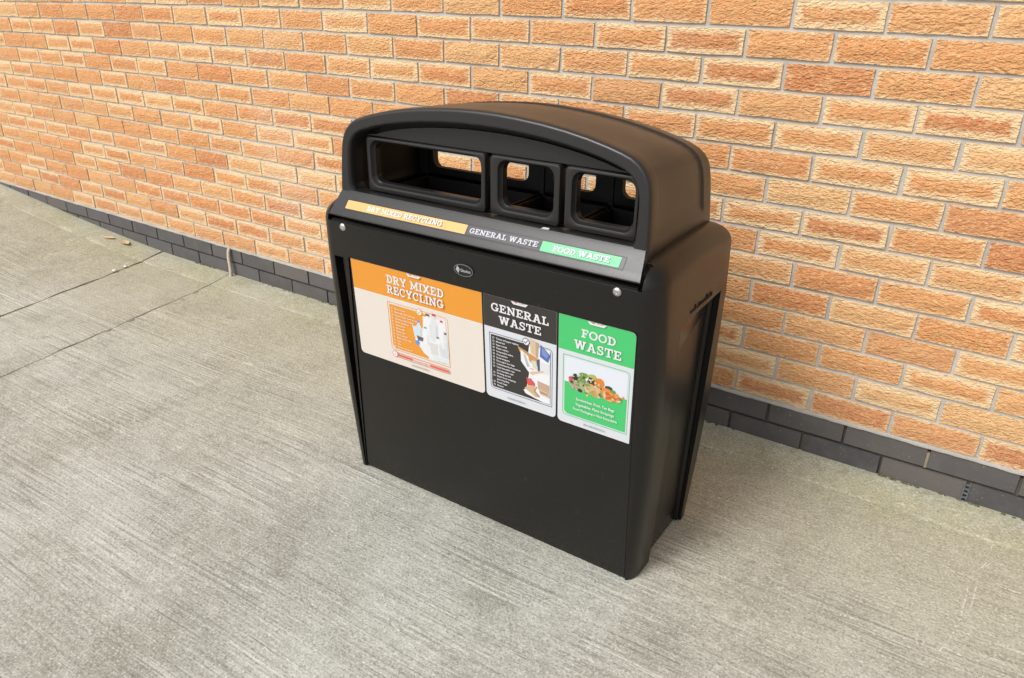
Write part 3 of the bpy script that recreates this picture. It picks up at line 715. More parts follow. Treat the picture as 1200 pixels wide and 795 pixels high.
def letters():
    T = 0.185; SH = 0.155
    B = lambda a, b, c, d: [(a, b), (c, b), (c, d), (a, d)]
    def seg(p, q, w=T):
        dx, dz = q[0] - p[0], q[1] - p[1]; L = math.hypot(dx, dz); nx_, nz_ = -dz / L * w / 2, dx / L * w / 2
        return [(p[0] + nx_, p[1] + nz_), (q[0] + nx_, q[1] + nz_), (q[0] - nx_, q[1] - nz_), (p[0] - nx_, p[1] - nz_)]
    def arc(cx, cz, rx, rz, a0, a1, w=T, n=12):
        o, i = [], []
        for k in range(n + 1):
            a = math.radians(a0 + (a1 - a0) * k / n)
            o.append((cx + rx * math.cos(a), cz + rz * math.sin(a))); i.append((cx + (rx - w) * math.cos(a), cz + (rz - w * 0.86) * math.sin(a)))
        return [[o[k], o[k + 1], i[k + 1], i[k]] for k in range(n)]
    st_, sf = B(.12, 0, .31, 1), [B(0, 0, .44, SH), B(0, 1 - SH, .44, 1)]
    D = {}
    D['I'] = (.44, [B(.125, 0, .315, 1)] + sf)
    D['D'] = (.86, [st_, B(0, 0, .42, SH), B(0, 1 - SH, .42, 1)] + arc(.40, .5, .45, .5, -90, 90))
    D['R'] = (.92, [st_, B(0, 0, .44, SH), B(0, 1 - SH, .46, 1), B(.3, .42, .46, .56)] + arc(.45, .71, .36, .29, -90, 90) + [seg((.48, .48), (.74, .08), .21), B(.64, 0, .92, SH)])
    D['E'] = (.80, [st_, B(0, 0, .78, SH), B(0, 1 - SH, .74, 1), B(.62, .68, .74, 1), B(.66, 0, .78, .34), B(.3, .43, .56, .57), B(.46, .34, .56, .66)])
    D['F'] = (.76, [st_, B(0, 0, .46, SH), B(0, 1 - SH, .74, 1), B(.62, .66, .74, 1), B(.3, .43, .56, .57), B(.46, .34, .56, .66)])
    D['L'] = (.74, [st_, B(0, 1 - SH, .46, 1), B(0, 0, .74, SH), B(.61, 0, .74, .38)])
    D['T'] = (.84, [B(.325, 0, .515, 1), B(0, 1 - SH, .84, 1), B(0, .62, .12, 1), B(.72, .62, .84, 1), B(.2, 0, .64, SH)])
    D['O'] = (.92, arc(.46, .5, .46, .51, 0, 360, T, 24))
    D['C'] = (.84, arc(.45, .5, .45, .51, 48, 318, T, 18) + [B(.66, .62, .79, .98)])
    D['G'] = (.92, arc(.45, .5, .45, .51, 48, 325, T, 18) + [B(.66, .62, .79, .98), B(.5, .36, .92, .50), B(.66, .05, .84, .46)])
    D['S'] = (.72, arc(.36, .73, .32, .28, 30, 270, T, 12) + arc(.36, .275, .34, .29, 90, -150, T, 12) + [B(.53, .66, .65, 1.0), B(.03, 0, .15, .36)])
    D['A'] = (.98, [seg((.19, .04), (.47, .98)), seg((.79, .04), (.51, .98)), B(.28, .28, .70, .41), B(0, 0, .37, SH), B(.61, 0, .98, SH), B(.28, 1 - SH, .60, 1)])
    D['W'] = (1.26, [seg((.17, .97), (.38, .02)), seg((.38, .02), (.62, .92)), seg((.64, .92), (.88, .02)), seg((.88, .02), (1.09, .97)), B(0, 1 - SH, .36, 1), B(.90, 1 - SH, 1.26, 1), B(.48, 1 - SH, .78, 1)])
    D['M'] = (1.14, [B(.12, 0, .29, 1), B(.85, 0, 1.02, 1), seg((.2, .95), (.57, .18)), seg((.94, .95), (.57, .18)), B(0, 0, .40, SH), B(.74, 0, 1.14, SH), B(0, 1 - SH, .29, 1), B(.85, 1 - SH, 1.14, 1)])
    D['N'] = (1.0, [B(.12, 0, .28, 1), B(.72, 0, .88, 1), seg((.18, .95), (.82, .06), .21), B(0, 0, .40, SH), B(.60, 1 - SH, 1.0, 1), B(0, 1 - SH, .28, 1)])
    D['X'] = (.94, [seg((.15, .97), (.79, .03), .21), seg((.79, .97), (.15, .03), .21), B(0, 0, .36, SH), B(.58, 0, .94, SH), B(0, 1 - SH, .36, 1), B(.58, 1 - SH, .94, 1)])
    D['Y'] = (.92, [seg((.15, .97), (.46, .42), .2), seg((.77, .97), (.46, .42), .2), B(.365, 0, .555, .48), B(.24, 0, .68, SH), B(0, 1 - SH, .36, 1), B(.56, 1 - SH, .92, 1)])
    return D
LET = letters()
def slab_text(txt, x0, x1, z0, z1, color, slant=0.0):
    w = 0; sp = 0.08
    for ch in txt: w += 0.42 if ch == ' ' else LET[ch][0] + sp
    w -= sp; k = (x1 - x0) / w; hgt = z1 - z0; out = []; cx = 0
    for ch in txt:
        if ch == ' ': cx += 0.42; continue
        for P in LET[ch][1]: out.append(([(x0 + (cx + a + slant * b) * k, z0 + b * hgt) for a, b in P], color))
        cx += LET[ch][0] + sp
    return out
def small_text(lines, parent, surf, base, color, name='lettering'):
    """lines of small sans print: (text, x0, x1 or None, z baseline, cap height, centred)"""
    V, F = [], []
    for txt, x0, x1, z0, h, cen in lines:
        cu = bpy.data.curves.new('t', 'FONT'); cu.body = txt; cu.size = 1.0; cu.resolution_u = 2; cu.offset = 0.018
        if cen: cu.align_x = 'CENTER'
        ob = bpy.data.objects.new('t', cu); C.objects.link(ob); bpy.context.view_layer.update()
        me = bpy.data.meshes.new_from_object(ob.evaluated_get(bpy.context.evaluated_depsgraph_get()))
        k = h / 0.70; o = len(V); kx = k
        if x1 is not None and len(me.vertices):
            xs_ = [v.co.x for v in me.vertices]; kx = (x1 - x0) / max(1e-6, max(xs_) - min(xs_))
        px = x0 if not (cen and x1 is not None) else (x0 + x1) / 2
        for v in me.vertices: V.append(surf(px + v.co.x * kx, z0 + v.co.y * k, base))
        for p in me.polygons: F.append(tuple(i + o for i in p.vertices))
        bpy.data.objects.remove(ob); bpy.data.curves.remove(cu); bpy.data.meshes.remove(me)
    me = bpy.data.meshes.new(name); me.from_pydata(loc(V), [], F); me.update(); me.materials.append(pm(color))
    o = bpy.data.objects.new(name, me); C.objects.link(o); o.parent = parent
    return o
def ring_poly(P, Q):
    n = len(P); return [[P[i], P[(i + 1) % n], Q[(i + 1) % n], Q[i]] for i in range(n)]
def outline(x0, x1, z0, z1, r, w, c):
    return [(q, c) for q in ring_poly(rrect(x0, x1, z0, z1, r, 4), rrect(x0 + w, x1 - w, z0 + w, z1 - w, max(0.0005, r - w) if not isinstance(r, tuple) else tuple(max(0.0005, k - w) for k in r), 4))]
def sheet(name, prf, color, surf, base, thick=0.0007, label=None):
    n = len(prf); V = [surf(x, z, base + thick) for x, z in prf] + [surf(x, z, base) for x, z in prf]
    F = [tuple(range(n)), tuple(range(n, 2 * n))] + [(i, (i + 1) % n, n + (i + 1) % n, n + i) for i in range(n)]
    o = part(name, (V, F), pm(color), smooth=None)
    if label: o['label'] = label
    return o
def tick(cx, cz, r, ring, fill, mark):
    return [(disc(cx, cz, r, 18), ring), (disc(cx, cz, r * 0.82, 18), fill),
            ([(cx - r * .45, cz + r * .05), (cx - r * .12, cz - r * .28), (cx - r * .10, cz - r * .55), (cx - r * .62, cz - r * .08)], mark),
            ([(cx - r * .12, cz - r * .55), (cx - r * .10, cz - r * .22), (cx + r * .42, cz + r * .52), (cx + r * .58, cz + r * .38)], mark)]
def tab(cx): return [([(cx - 0.0225, 0.6658), (cx + 0.0225, 0.6658), (cx + 0.0160, 0.6590), (cx - 0.0160, 0.6590)], (0.80, 0.81, 0.84)), ([(cx - 0.014, 0.6655), (cx - 0.004, 0.6655), (cx - 0.006, 0.6630), (cx - 0.012, 0.6630)], (0.70, 0.12, 0.13)), ([(cx - 0.001, 0.6650), (cx + 0.014, 0.6650), (cx + 0.013, 0.6628), (cx - 0.001, 0.6628)], (0.75, 0.42, 0.42))]
PB, TOPZ, HB = 0.3975, 0.6659, 0.5865

# -- orange poster
X0, X1 = -0.3665, 0.0405
o1 = sheet('poster', rrect(X0, X1, PB, TOPZ, (0.011, 0.0006, 0.0006, 0.011), 5), CREAM, S_front, 0.0002, label='orange and cream dry mixed recycling poster')
flat('header_band', [(rrect(X0 + .0002, X1 - .0002, HB, TOPZ - .0002, 0.0006, 1), ORANGE), (rrect(X0 + .0002, X1 - .0002, HB - 0.0022, HB, 0.0004, 1), WHITE)], o1, S_front, 0.00100)
flat('lettering', slab_text('DRY MIXED', -0.2490, -0.0690, 0.6255, 0.6475, WHITE) + slab_text('RECYCLING', -0.2490, -0.0690, 0.5985, 0.6205, WHITE) + tab(-0.157), o1, S_front, 0.00120)
art = outline(-0.2540, -0.0620, 0.4390, 0.5740, (0.0006, 0.010, 0.0006, 0.010), 0.0014, ORANGE)
art.append(([(-0.2480, 0.5680), (-0.130, 0.5680), (-0.132, 0.4440), (-0.240, 0.4440), (-0.248, 0.4520)], ORANGE))
BW, BG, BB = (0.88, 0.88, 0.88), (0.76, 0.78, 0.80), (0.68, 0.77, 0.86)
def bottle(cx, z0, w, h, c, cap=None):
    P = [(cx - w / 2, z0), (cx + w / 2, z0), (cx + w / 2, z0 + h * .66), (cx + w * .18, z0 + h * .88), (cx + w * .18, z0 + h), (cx - w * .18, z0 + h), (cx - w * .18, z0 + h * .88), (cx - w / 2, z0 + h * .66)]
    out = [(P, c), ([(cx + w * .15, z0 + .001), (cx + w * .42, z0 + .001), (cx + w * .42, z0 + h * .6), (cx + w * .15, z0 + h * .6)], tuple(k * .86 for k in c))]
    if cap: out.append(([(cx - w * .22, z0 + h * .93), (cx + w * .22, z0 + h * .93), (cx + w * .22, z0 + h * 1.02), (cx - w * .22, z0 + h * 1.02)], cap))
    return out
art.append(([(-0.140, 0.560), (-0.070, 0.566), (-0.064, 0.47), (-0.066, 0.448), (-0.118, 0.444), (-0.146, 0.458), (-0.170, 0.49), (-0.166, 0.528), (-0.142, 0.526)], (0.84, 0.86, 0.88)))
art += bottle(-0.125, 0.505, 0.026, 0.064, BW, (0.10, 0.11, 0.14)) + bottle(-0.105, 0.500, 0.024, 0.074, BG, (0.75, 0.08, 0.08)) + bottle(-0.082, 0.500, 0.020, 0.062, BW, (0.78, 0.07, 0.06)) + bottle(-0.072, 0.470, 0.014, 0.062, BG, (0.06, 0.06, 0.08))
art += bottle(-0.155, 0.488, 0.018, 0.056, BB, (0.12, 0.30, 0.75)) + bottle(-0.134, 0.482, 0.018, 0.050, BW, (0.12, 0.50, 0.12)) + bottle(-0.096, 0.470, 0.018, 0.044, BW, (0.08, 0.08, 0.10))
art += [([(-0.176, 0.528), (-0.160, 0.524), (-0.163, 0.494), (-0.171, 0.496)], BB), ([(-0.164, 0.502), (-0.142, 0.500), (-0.145, 0.490), (-0.160, 0.489)], (0.16, 0.12, 0.10)), ([(-0.172, 0.484), (-0.158, 0.490), (-0.156, 0.478), (-0.166, 0.474)], (0.14, 0.32, 0.80)), ([(-0.124, 0.492), (-0.096, 0.494), (-0.100, 0.462), (-0.120, 0.462)], (0.74, 0.71, 0.68)), ([(-0.092, 0.488), (-0.062, 0.484), (-0.066, 0.462), (-0.090, 0.464)], (0.70, 0.72, 0.74)), ([(-0.118, 0.458), (-0.070, 0.460), (-0.078, 0.446), (-0.112, 0.446)], (0.78, 0.81, 0.84))]
art += tick(-0.1500, 0.5690, 0.0095, ORANGE, (0.88, 0.87, 0.86), ORANGE)
art += [(q, RED) for q in ring_poly(rrect(-0.249, -0.063, 0.4195, 0.4325, 0.0062, 4), rrect(-0.2478, -0.0642, 0.4207, 0.4313, 0.0052, 4))]
art += [([(-0.233, 0.4232), (-0.185, 0.4232), (-0.185, 0.4288), (-0.233, 0.4288)], RED), ([(-0.128, 0.4232), (-0.068, 0.4232), (-0.068, 0.4288), (-0.128, 0.4288)], RED), (disc(-0.2425, 0.4270, 0.0090, 18), RED), (disc(-0.2425, 0.4270, 0.0076, 18), WHITE), ([(-0.2460, 0.4245), (-0.2390, 0.4245), (-0.2425, 0.4305)], (0.86, 0.45, 0.40))]
flat('picture', art, o1, S_front, 0.00110)
items = ['Plastic bottles', 'Plastic milk bottles (with lids)', 'Food tubs and pots', 'Cleaning product bottles', 'Plastic containers', 'Plastic pots', 'Plastic tubs', 'Plastic trays', 'Food packets', 'Plastic carrier bags', 'Cans', 'Tins', 'Flattened cardboard']
wid = [0.036, 0.066, 0.072, 0.060, 0.044, 0.030, 0.029, 0.030, 0.036, 0.048, 0.014, 0.012, 0.048]
small_text([(s_, -0.2300, -0.2300 + w_, 0.5575 - k * 0.00895, 0.0038, False) for k, (s_, w_) in enumerate(zip(items, wid))] + [('O', -0.2405, -0.2355, 0.5572 - k * 0.00895, 0.0045, False) for k in range(13)], o1, S_front, 0.0036, WHITE)
small_text([('NO FOOD WASTE', -0.180, -0.134, 0.4238, 0.0044, False)], o1, S_front, 0.0036, (0.86, 0.30, 0.24))
small_text([('#recycleforthefuture', -0.187, -0.130, 0.4085, 0.0040, False)], o1, S_front, 0.0036, (0.30, 0.29, 0.28))

# -- black poster
X0, X1 = 0.0455, 0.2385
o2 = sheet('poster', rrect(X0, X1, PB, TOPZ, (0.011, 0.0006, 0.0006, 0.011), 5), SILVER, S_front, 0.0002, label='black and silver general waste poster')
flat('header_band', [(rrect(X0 + .0002, X1 - .0002, HB, TOPZ - .0002, 0.0006, 1), DARK)], o2, S_front, 0.00100)
flat('lettering', slab_text('GENERAL', 0.0665, 0.2190, 0.6285, 0.6485, WHITE) + slab_text('WASTE', 0.0880, 0.2010, 0.6005, 0.6205, WHITE) + tab(0.1445), o2, S_front, 0.00120)
art = outline(0.0590, 0.2290, 0.4230, 0.5720, (0.0006, 0.010, 0.0006, 0.010), 0.0014, (0.10, 0.10, 0.17))
art.append((rrect(0.0635, 0.2240, 0.4280, 0.5675, (0.0006, 0.006, 0.0006, 0.006), 3), DARK))
art.append(([(0.168, 0.5672), (0.2225, 0.5672), (0.2235, 0.429), (0.205, 0.4285), (0.158, 0.438), (0.152, 0.446), (0.160, 0.452), (0.168, 0.496), (0.146, 0.520), (0.146, 0.545), (0.166, 0.548)], (0.88, 0.88, 0.90)))
KR, KD = (0.68, 0.47, 0.27), (0.46, 0.25, 0.11)
art += [([(0.170, 0.585), (0.194, 0.578), (0.192, 0.540), (0.172, 0.548)], (0.72, 0.54, 0.36)), ([(0.185, 0.580), (0.194, 0.578), (0.192, 0.540), (0.186, 0.542)], (0.56, 0.38, 0.24)),
        ([(0.198, 0.577), (0.224, 0.556), (0.218, 0.536), (0.196, 0.546)], (0.10, 0.16, 0.46)), ([(0.202, 0.572), (0.219, 0.556), (0.214, 0.546), (0.201, 0.553)], (0.22, 0.30, 0.62)),
        ([(0.137, 0.557), (0.190, 0.540), (0.194, 0.522), (0.182, 0.518), (0.142, 0.545)], (0.62, 0.32, 0.12)), ([(0.145, 0.550), (0.166, 0.538), (0.172, 0.505), (0.146, 0.522)], (0.86, 0.87, 0.88)),
        ([(0.152, 0.542), (0.158, 0.540), (0.170, 0.512), (0.162, 0.510)], (0.50, 0.53, 0.55)), ([(0.174, 0.530), (0.186, 0.532), (0.190, 0.508), (0.178, 0.512)], (0.72, 0.70, 0.50)), ([(0.188, 0.535), (0.196, 0.54), (0.197, 0.506), (0.191, 0.508)], (0.08, 0.10, 0.24)),
        ([(0.198, 0.532), (0.222, 0.532), (0.220, 0.505), (0.200, 0.503)], (0.78, 0.79, 0.80)), ([(0.172, 0.510), (0.182, 0.508), (0.180, 0.506), (0.170, 0.508)], (0.8, 0.2, 0.35)),
        ([(0.171, 0.500), (0.180, 0.503), (0.206, 0.512), (0.208, 0.509), (0.184, 0.497), (0.176, 0.492), (0.170, 0.495)], (0.74, 0.55, 0.36)),
        ([(0.160, 0.484), (0.164, 0.480), (0.172, 0.483), (0.184, 0.472), (0.184, 0.466), (0.164, 0.460)], (0.76, 0.09, 0.10)),
        ([(0.155, 0.452), (0.166, 0.463), (0.186, 0.466), (0.180, 0.452), (0.194, 0.440), (0.186, 0.436)], KR), ([(0.180, 0.452), (0.188, 0.466), (0.190, 0.464), (0.184, 0.453), (0.197, 0.441), (0.194, 0.438)], KD),
        ([(0.190, 0.482), (0.222, 0.478), (0.222, 0.458), (0.192, 0.462)], (0.58, 0.40, 0.29)), ([(0.192, 0.462), (0.222, 0.458), (0.224, 0.444), (0.198, 0.448)], (0.70, 0.50, 0.34)), ([(0.196, 0.457), (0.218, 0.454), (0.218, 0.450), (0.198, 0.452)], (0.42, 0.26, 0.16))]
art += tick(0.1600, 0.5735, 0.0095, (0.10, 0.10, 0.17), WHITE, (0.04, 0.04, 0.09))
flat('picture', art, o2, S_front, 0.00110)
items = ['Tissues and paper napkins', 'Mixed foil', 'Paper towels', 'Plastic cutlery', 'Compostable cutlery', 'Crisp packets', 'Sweet wrappers', 'Dirty paper food bags', 'Contaminated food containers', 'Used disposable cups', '(and compostable cups)', 'Drinking cartons', 'Plastic food wrapping', '(and cling film)', 'Food bags', 'Straws']
wid = [0.062, 0.024, 0.030, 0.034, 0.047, 0.031, 0.037, 0.050, 0.066, 0.050, 0.046, 0.039, 0.052, 0.034, 0.028, 0.018]
small_text([(s_, 0.0790, 0.0790 + w_, 0.5590 - k * 0.00830, 0.0043, False) for k, (s_, w_) in enumerate(zip(items, wid))] + [('O', 0.0690, 0.0745, 0.5588 - k * 0.00830, 0.0048, False) for k in range(16) if k not in (10, 13)], o2, S_front, 0.0036, WHITE)
small_text([('#wasteforthefuture', 0.108, 0.158, 0.4085, 0.0042, False)], o2, S_front, 0.0036, (0.30, 0.29, 0.30))

# -- green poster
X0, X1 = 0.2435, 0.4235
o3 = sheet('poster', rrect(X0, X1, PB - 0.002, TOPZ, (0.0010, 0.012, 0.0006, 0.011), 5), SILVER, S_front, 0.0002, label='green and white food waste poster')
flat('header_band', [(rrect(X0 + .0002, X1 - .0002, HB - 0.004, TOPZ - .0002, (0.0006, 0.012, 0.0006, 0.0006), 4), GREEN)], o3, S_front, 0.00100)
flat('lettering', slab_text('FOOD', 0.2990, 0.3800, 0.6235, 0.6430, WHITE) + slab_text('WASTE', 0.2830, 0.3950, 0.5940, 0.6150, WHITE) + tab(0.336), o3, S_front, 0.00120)
art = outline(0.2560, 0.4165, 0.4170, 0.5720, (0.0006, 0.010, 0.0006, 0.010), 0.0013, GREEN)
art.append((rrect(0.2605, 0.4120, 0.4215, 0.5675, (0.0006, 0.007, 0.0006, 0.007), 3), (0.80, 0.83, 0.90)))
art.append(([(0.2605, 0.505), (0.2605, 0.4285), (0.2675, 0.4215), (0.4120, 0.4215), (0.4120, 0.505)], GREEN))
rf_ = random.Random(4)
def blob(cx, cz, rx, rz, c):
    return ([(cx + rx * (0.75 + 0.4 * rf_.random()) * math.cos(a), cz + rz * (0.75 + 0.4 * rf_.random()) * math.sin(a)) for a in [2 * math.pi * k / 9 for k in range(9)]], c)
food = [((0.46, 0.20, 0.14), 0.28, 0.33), ((0.14, 0.26, 0.05), 0.29, 0.36), ((0.025, 0.03, 0.03), 0.29, 0.35), ((0.62, 0.40, 0.17), 0.31, 0.36), ((0.78, 0.27, 0.05), 0.345, 0.40), ((0.66, 0.56, 0.36), 0.31, 0.36)]
for (cx, cz, rx, rz, c) in [(0.284, 0.507, .014, .011, (0.60, 0.40, 0.34)), (0.276, 0.515, .006, .006, (0.70, 0.10, 0.06)), (0.296, 0.498, .012, .010, (0.58, 0.42, 0.36)), (0.300, 0.515, .016, .014, (0.22, 0.34, 0.10)), (0.288, 0.522, .009, .008, (0.03, 0.04, 0.04)), (0.308, 0.532, .012, .009, (0.20, 0.36, 0.08)), (0.304, 0.504, .009, .012, (0.42, 0.48, 0.25)), (0.300, 0.492, .007, .005, (0.06, 0.03, 0.02)),
                            (0.330, 0.534, .012, .007, (0.45, 0.50, 0.12)), (0.328, 0.522, .013, .012, (0.04, 0.05, 0.05)), (0.346, 0.524, .012, .014, (0.78, 0.25, 0.04)), (0.326, 0.505, .018, .012, (0.68, 0.44, 0.18)), (0.318, 0.500, .006, .018, (0.74, 0.55, 0.28)), (0.336, 0.496, .014, .009, (0.60, 0.36, 0.12)), (0.344, 0.505, .006, .014, (0.72, 0.50, 0.22)), (0.368, 0.518, .010, .008, (0.05, 0.07, 0.05)), (0.366, 0.505, .018, .013, (0.84, 0.28, 0.06)), (0.372, 0.496, .016, .010, (0.80, 0.22, 0.05)), (0.384, 0.503, .012, .012, (0.86, 0.36, 0.10)), (0.380, 0.513, .008, .005, (0.18, 0.34, 0.08)), (0.360, 0.499, .004, .010, (0.86, 0.55, 0.30)), (0.390, 0.496, .007, .006, (0.82, 0.30, 0.08)), (0.404, 0.507, .003, .003, (0.8, 0.3, 0.1))]:
    art.append(blob(cx, cz, rx, rz, c))
for k in range(95):
    cx = rf_.uniform(0.276, 0.398); u_ = (cx - 0.276) / 0.122; lo_, hi_ = 0.494 - 0.006 * math.sin(u_ * 3.1), 0.512 + 0.024 * math.sin(min(1, u_ * 1.25 + 0.1) * 3.1) ** 0.8 - 0.008 * u_
    cz = rf_.uniform(lo_, max(lo_ + 0.004, hi_))
    pal = [(0.62, 0.43, 0.36), (0.24, 0.36, 0.10), (0.05, 0.06, 0.04), (0.50, 0.54, 0.28)] if u_ < 0.38 else ([(0.70, 0.48, 0.22), (0.80, 0.62, 0.36), (0.45, 0.26, 0.09), (0.05, 0.06, 0.05), (0.62, 0.55, 0.30)] if u_ < 0.62 else [(0.84, 0.30, 0.06), (0.88, 0.46, 0.18), (0.62, 0.15, 0.03), (0.20, 0.32, 0.08), (0.86, 0.62, 0.42)])
    art.append(blob(cx, cz, rf_.uniform(0.0015, 0.0055), rf_.uniform(0.001, 0.0032), rf_.choice(pal)))
flat('picture', art, o3, S_front, 0.00110)
small_text([('Sandwiches, Fruit, Tea Bags', 0.2920, 0.3860, 0.4660, 0.0066, False), ('Vegetables, Plate Scrapings', 0.2910, 0.3860, 0.4525, 0.0066, False), ('Food Packaging is Not Recyclable', 0.2850, 0.3930, 0.4395, 0.0062, False)], o3, S_front, 0.0046, WHITE)
small_text([('#foodforthefuture', 0.312, 0.366, 0.4060, 0.0042, False)], o3, S_front, 0.0036, (0.30, 0.30, 0.32))

# -- label strips on the sloping ledge
LZ0, LZ1 = 0.7915, 0.8090
strips = [(-0.3765, -0.0090, (0.90, 0.50, 0.16), 'DRY MIXED RECYCLING', -0.3080, -0.0760, 'orange dry mixed recycling strip'), (-0.0070, 0.1845, (0.060, 0.058, 0.062), 'GENERAL WASTE', 0.0010, 0.1800, 'dark general waste strip'), (0.1865, 0.3700, (0.13, 0.62, 0.27), 'FOOD WASTE', 0.2150, 0.3480, 'green food waste strip')]
for a, b, c, txt, ta, tb, lab in strips:
    s_ = sheet('label_strip', rrect(a, b, LZ0, LZ1, 0.0008, 2), c, S_apron, 0.0004, 0.0004, label=lab)
    flat('lettering', slab_text(txt, ta, tb, 0.7955, 0.8050, (0.66, 0.65, 0.70) if txt[0] == 'G' else WHITE, 0.0), s_, S_apron, 0.00095)
# fine line of the recess round the strips
fr = [(q, (0.02, 0.02, 0.022)) for q in ring_poly(rrect(-0.3805, 0.3800, LZ0 - 0.0022, LZ1 + 0.0022, 0.001, 2), rrect(-0.3793, 0.3788, LZ0 - 0.0012, LZ1 + 0.0012, 0.001, 2))]
flat('label_border', fr, binr, S_apron, 0.0006)

# -- oval badge
def ell(cx, cz, a, b, n=40): return [(cx + a * math.cos(2 * math.pi * k / n), cz + b * math.sin(2 * math.pi * k / n)) for k in range(n)]
S_band = lambda x, z, d: (x, YF(z) - d, z)
bx, bz = -0.004, 0.7110
R = [[S_band(x, z, d) for x, z in ell(bx, bz, a, b)] for a, b, d in ((0.0275, 0.0150, 0.0001), (0.0275, 0.0150, 0.0016), (0.0265, 0.0140, 0.0024), (0.0245, 0.0122, 0.0020))]
bd = part('badge', loft(R), M['inner'])
flat('badge_rim', [(q, (0.20, 0.20, 0.21)) for q in ring_poly(ell(bx, bz, 0.0268, 0.0143), ell(bx, bz, 0.0252, 0.0128))], bd, S_band, 0.0028)
em = [([(bx - 0.0165, bz + 0.0095), (bx - 0.0105, bz + 0.0015), (bx - 0.0140, bz - 0.0090), (bx - 0.0215, bz - 0.0010)], (0.50, 0.51, 0.52)), ([(bx - 0.0165, bz + 0.0050), (bx - 0.0135, bz + 0.0010), (bx - 0.0150, bz - 0.0045), (bx - 0.0185, bz - 0.0005)], (0.28, 0.28, 0.29)), ([(bx - 0.0162, bz + 0.0025), (bx - 0.0150, bz + 0.0008), (bx - 0.0156, bz - 0.0020), (bx - 0.0171, bz - 0.0003)], (0.70, 0.71, 0.72))]
flat('emblem', em, bd, S_band, 0.0029)
small_text([('Glasdon', bx - 0.0085, bx + 0.0195, bz - 0.0038, 0.0072, False)], bd, S_band, 0.0031, (0.50, 0.51, 0.52))

# ------------------------------------------------------------------ litter
def tube(path, radii, n=8):
    R = []
    for k, p in enumerate(path):
        p = Vector(p); a = Vector(path[max(0, k - 1)]); b = Vector(path[min(len(path) - 1, k + 1)]); d = (b - a).normalized()
        u = d.cross(Vector((0, 1, 0.01))).normalized(); w = d.cross(u)
        R.append([tuple(p + (u * math.cos(2 * math.pi * i / n) + w * math.sin(2 * math.pi * i / n)) * radii[k]) for i in range(n)])
    return loft(R)
cb_ = bpy.data.objects.new('cable_stub', None); C.objects.link(cb_); cb_.location = (-2.897, -0.02, 0.0)
tag(cb_, 'short weathered cable stub rising from the joint against the dark base bricks', 'cable')
path = [(0.004, -0.006, -0.006), (0.004, -0.003, 0.012), (0.003, 0.000, 0.035), (0.002, 0.002, 0.062), (-0.006, 0.006, 0.090), (-0.008, 0.010, 0.115), (-0.006, 0.013, 0.135), (-0.003, 0.020, 0.146)]
link('sheath', mesh('sheath', *tube(path, [0.0090, 0.0085, 0.008, 0.0078, 0.0076, 0.0074, 0.007, 0.006]), 60), M['cable'], cb_)
link('core', mesh('core', *tube([(x - 0.0080, y - 0.002, z) for x, y, z in path], [0.0032] * 8), 60), M['cable_red'], cb_)
def leaf(name, x, y, rot, L, W, curl, label):
    V, F = [], []; nu, nv = 10, 4; r = random.Random(int(L * 1e4))
    for i in range(nu + 1):
        s = i / nu; w = W * (math.sin(math.pi * min(1, s * 1.02 + 0.01)) ** 0.7) * (1 - 0.25 * s)
        for j in range(nv + 1):
            t = j / nv - 0.5
            V.append(((s - 0.5) * L, t * w, 0.004 + curl * (abs(t) * 2) ** 2 * 0.5 + 0.35 * curl * (s - 0.5) ** 2 * 4 + r.uniform(0, 0.002)))
    n = nv + 1
    for i in range(nu):
        for j in range(nv): F.append((i * n + j, (i + 1) * n + j, (i + 1) * n + j + 1, i * n + j + 1))
    V2 = [(a, b, c - 0.0008) for a, b, c in V]; o = len(V); F2 = [tuple(k + o for k in f) for f in F]
    ob = link(name, mesh(name, V + V2, F + F2, 60), M['leaf']); ob.location = (x, y, ramp_z(x) + 0.008); ob.rotation_euler = (0, -0.06, rot)
    tag(ob, label, 'leaf', 'dry leaves by the wall')
leaf('dry_leaf', -3.86, -0.060, 0.15, 0.085, 0.035, 0.004, 'narrow dry brown leaf, the one farther from the bin, by the dark base bricks')
leaf('dry_leaf', -3.73, -0.050, -0.25, 0.120, 0.045, 0.007, 'larger curled dry leaf by the dark base bricks, nearer the bin')
def pebble(x, y, r, mat, label, seed):
    rr = random.Random(seed); bm = bmesh.new(); bmesh.ops.create_icosphere(bm, subdivisions=2, radius=r)
    for v in bm.verts: v.co *= rr.uniform(0.8, 1.15)
    for v in bm.verts: v.co.z *= 0.6
    me = bpy.data.meshes.new('pebble'); bm.to_mesh(me); bm.free(); shade(me, 60)
    ob = link('pebble', me, mat); ob.location = (x, y, ramp_z(x) + r * 0.35 + 0.002); tag(ob, label, 'pebble', 'pebbles on the concrete')
pebble(-3.437, -0.232, 0.010, M['stone'], 'pale pebble on the far slab joint, nearer the wall of two', 1)
pebble(-3.424, -0.296, 0.012, M['stone'], 'pale pebble on the far slab joint, farther from the wall of two', 2)
pebble(-0.232, -0.026, 0.0095, M['stone_grey'], 'round grey pebble against the dark base bricks right of the bin', 3)
pebble(-0.203, -0.024, 0.0065, M['leaf'], 'tan pebble just right of the grey one against the base bricks', 4)
pebble(-0.252, -0.022, 0.0060, M['leaf'], 'small tan pebble just left of the grey one against the base bricks', 5)
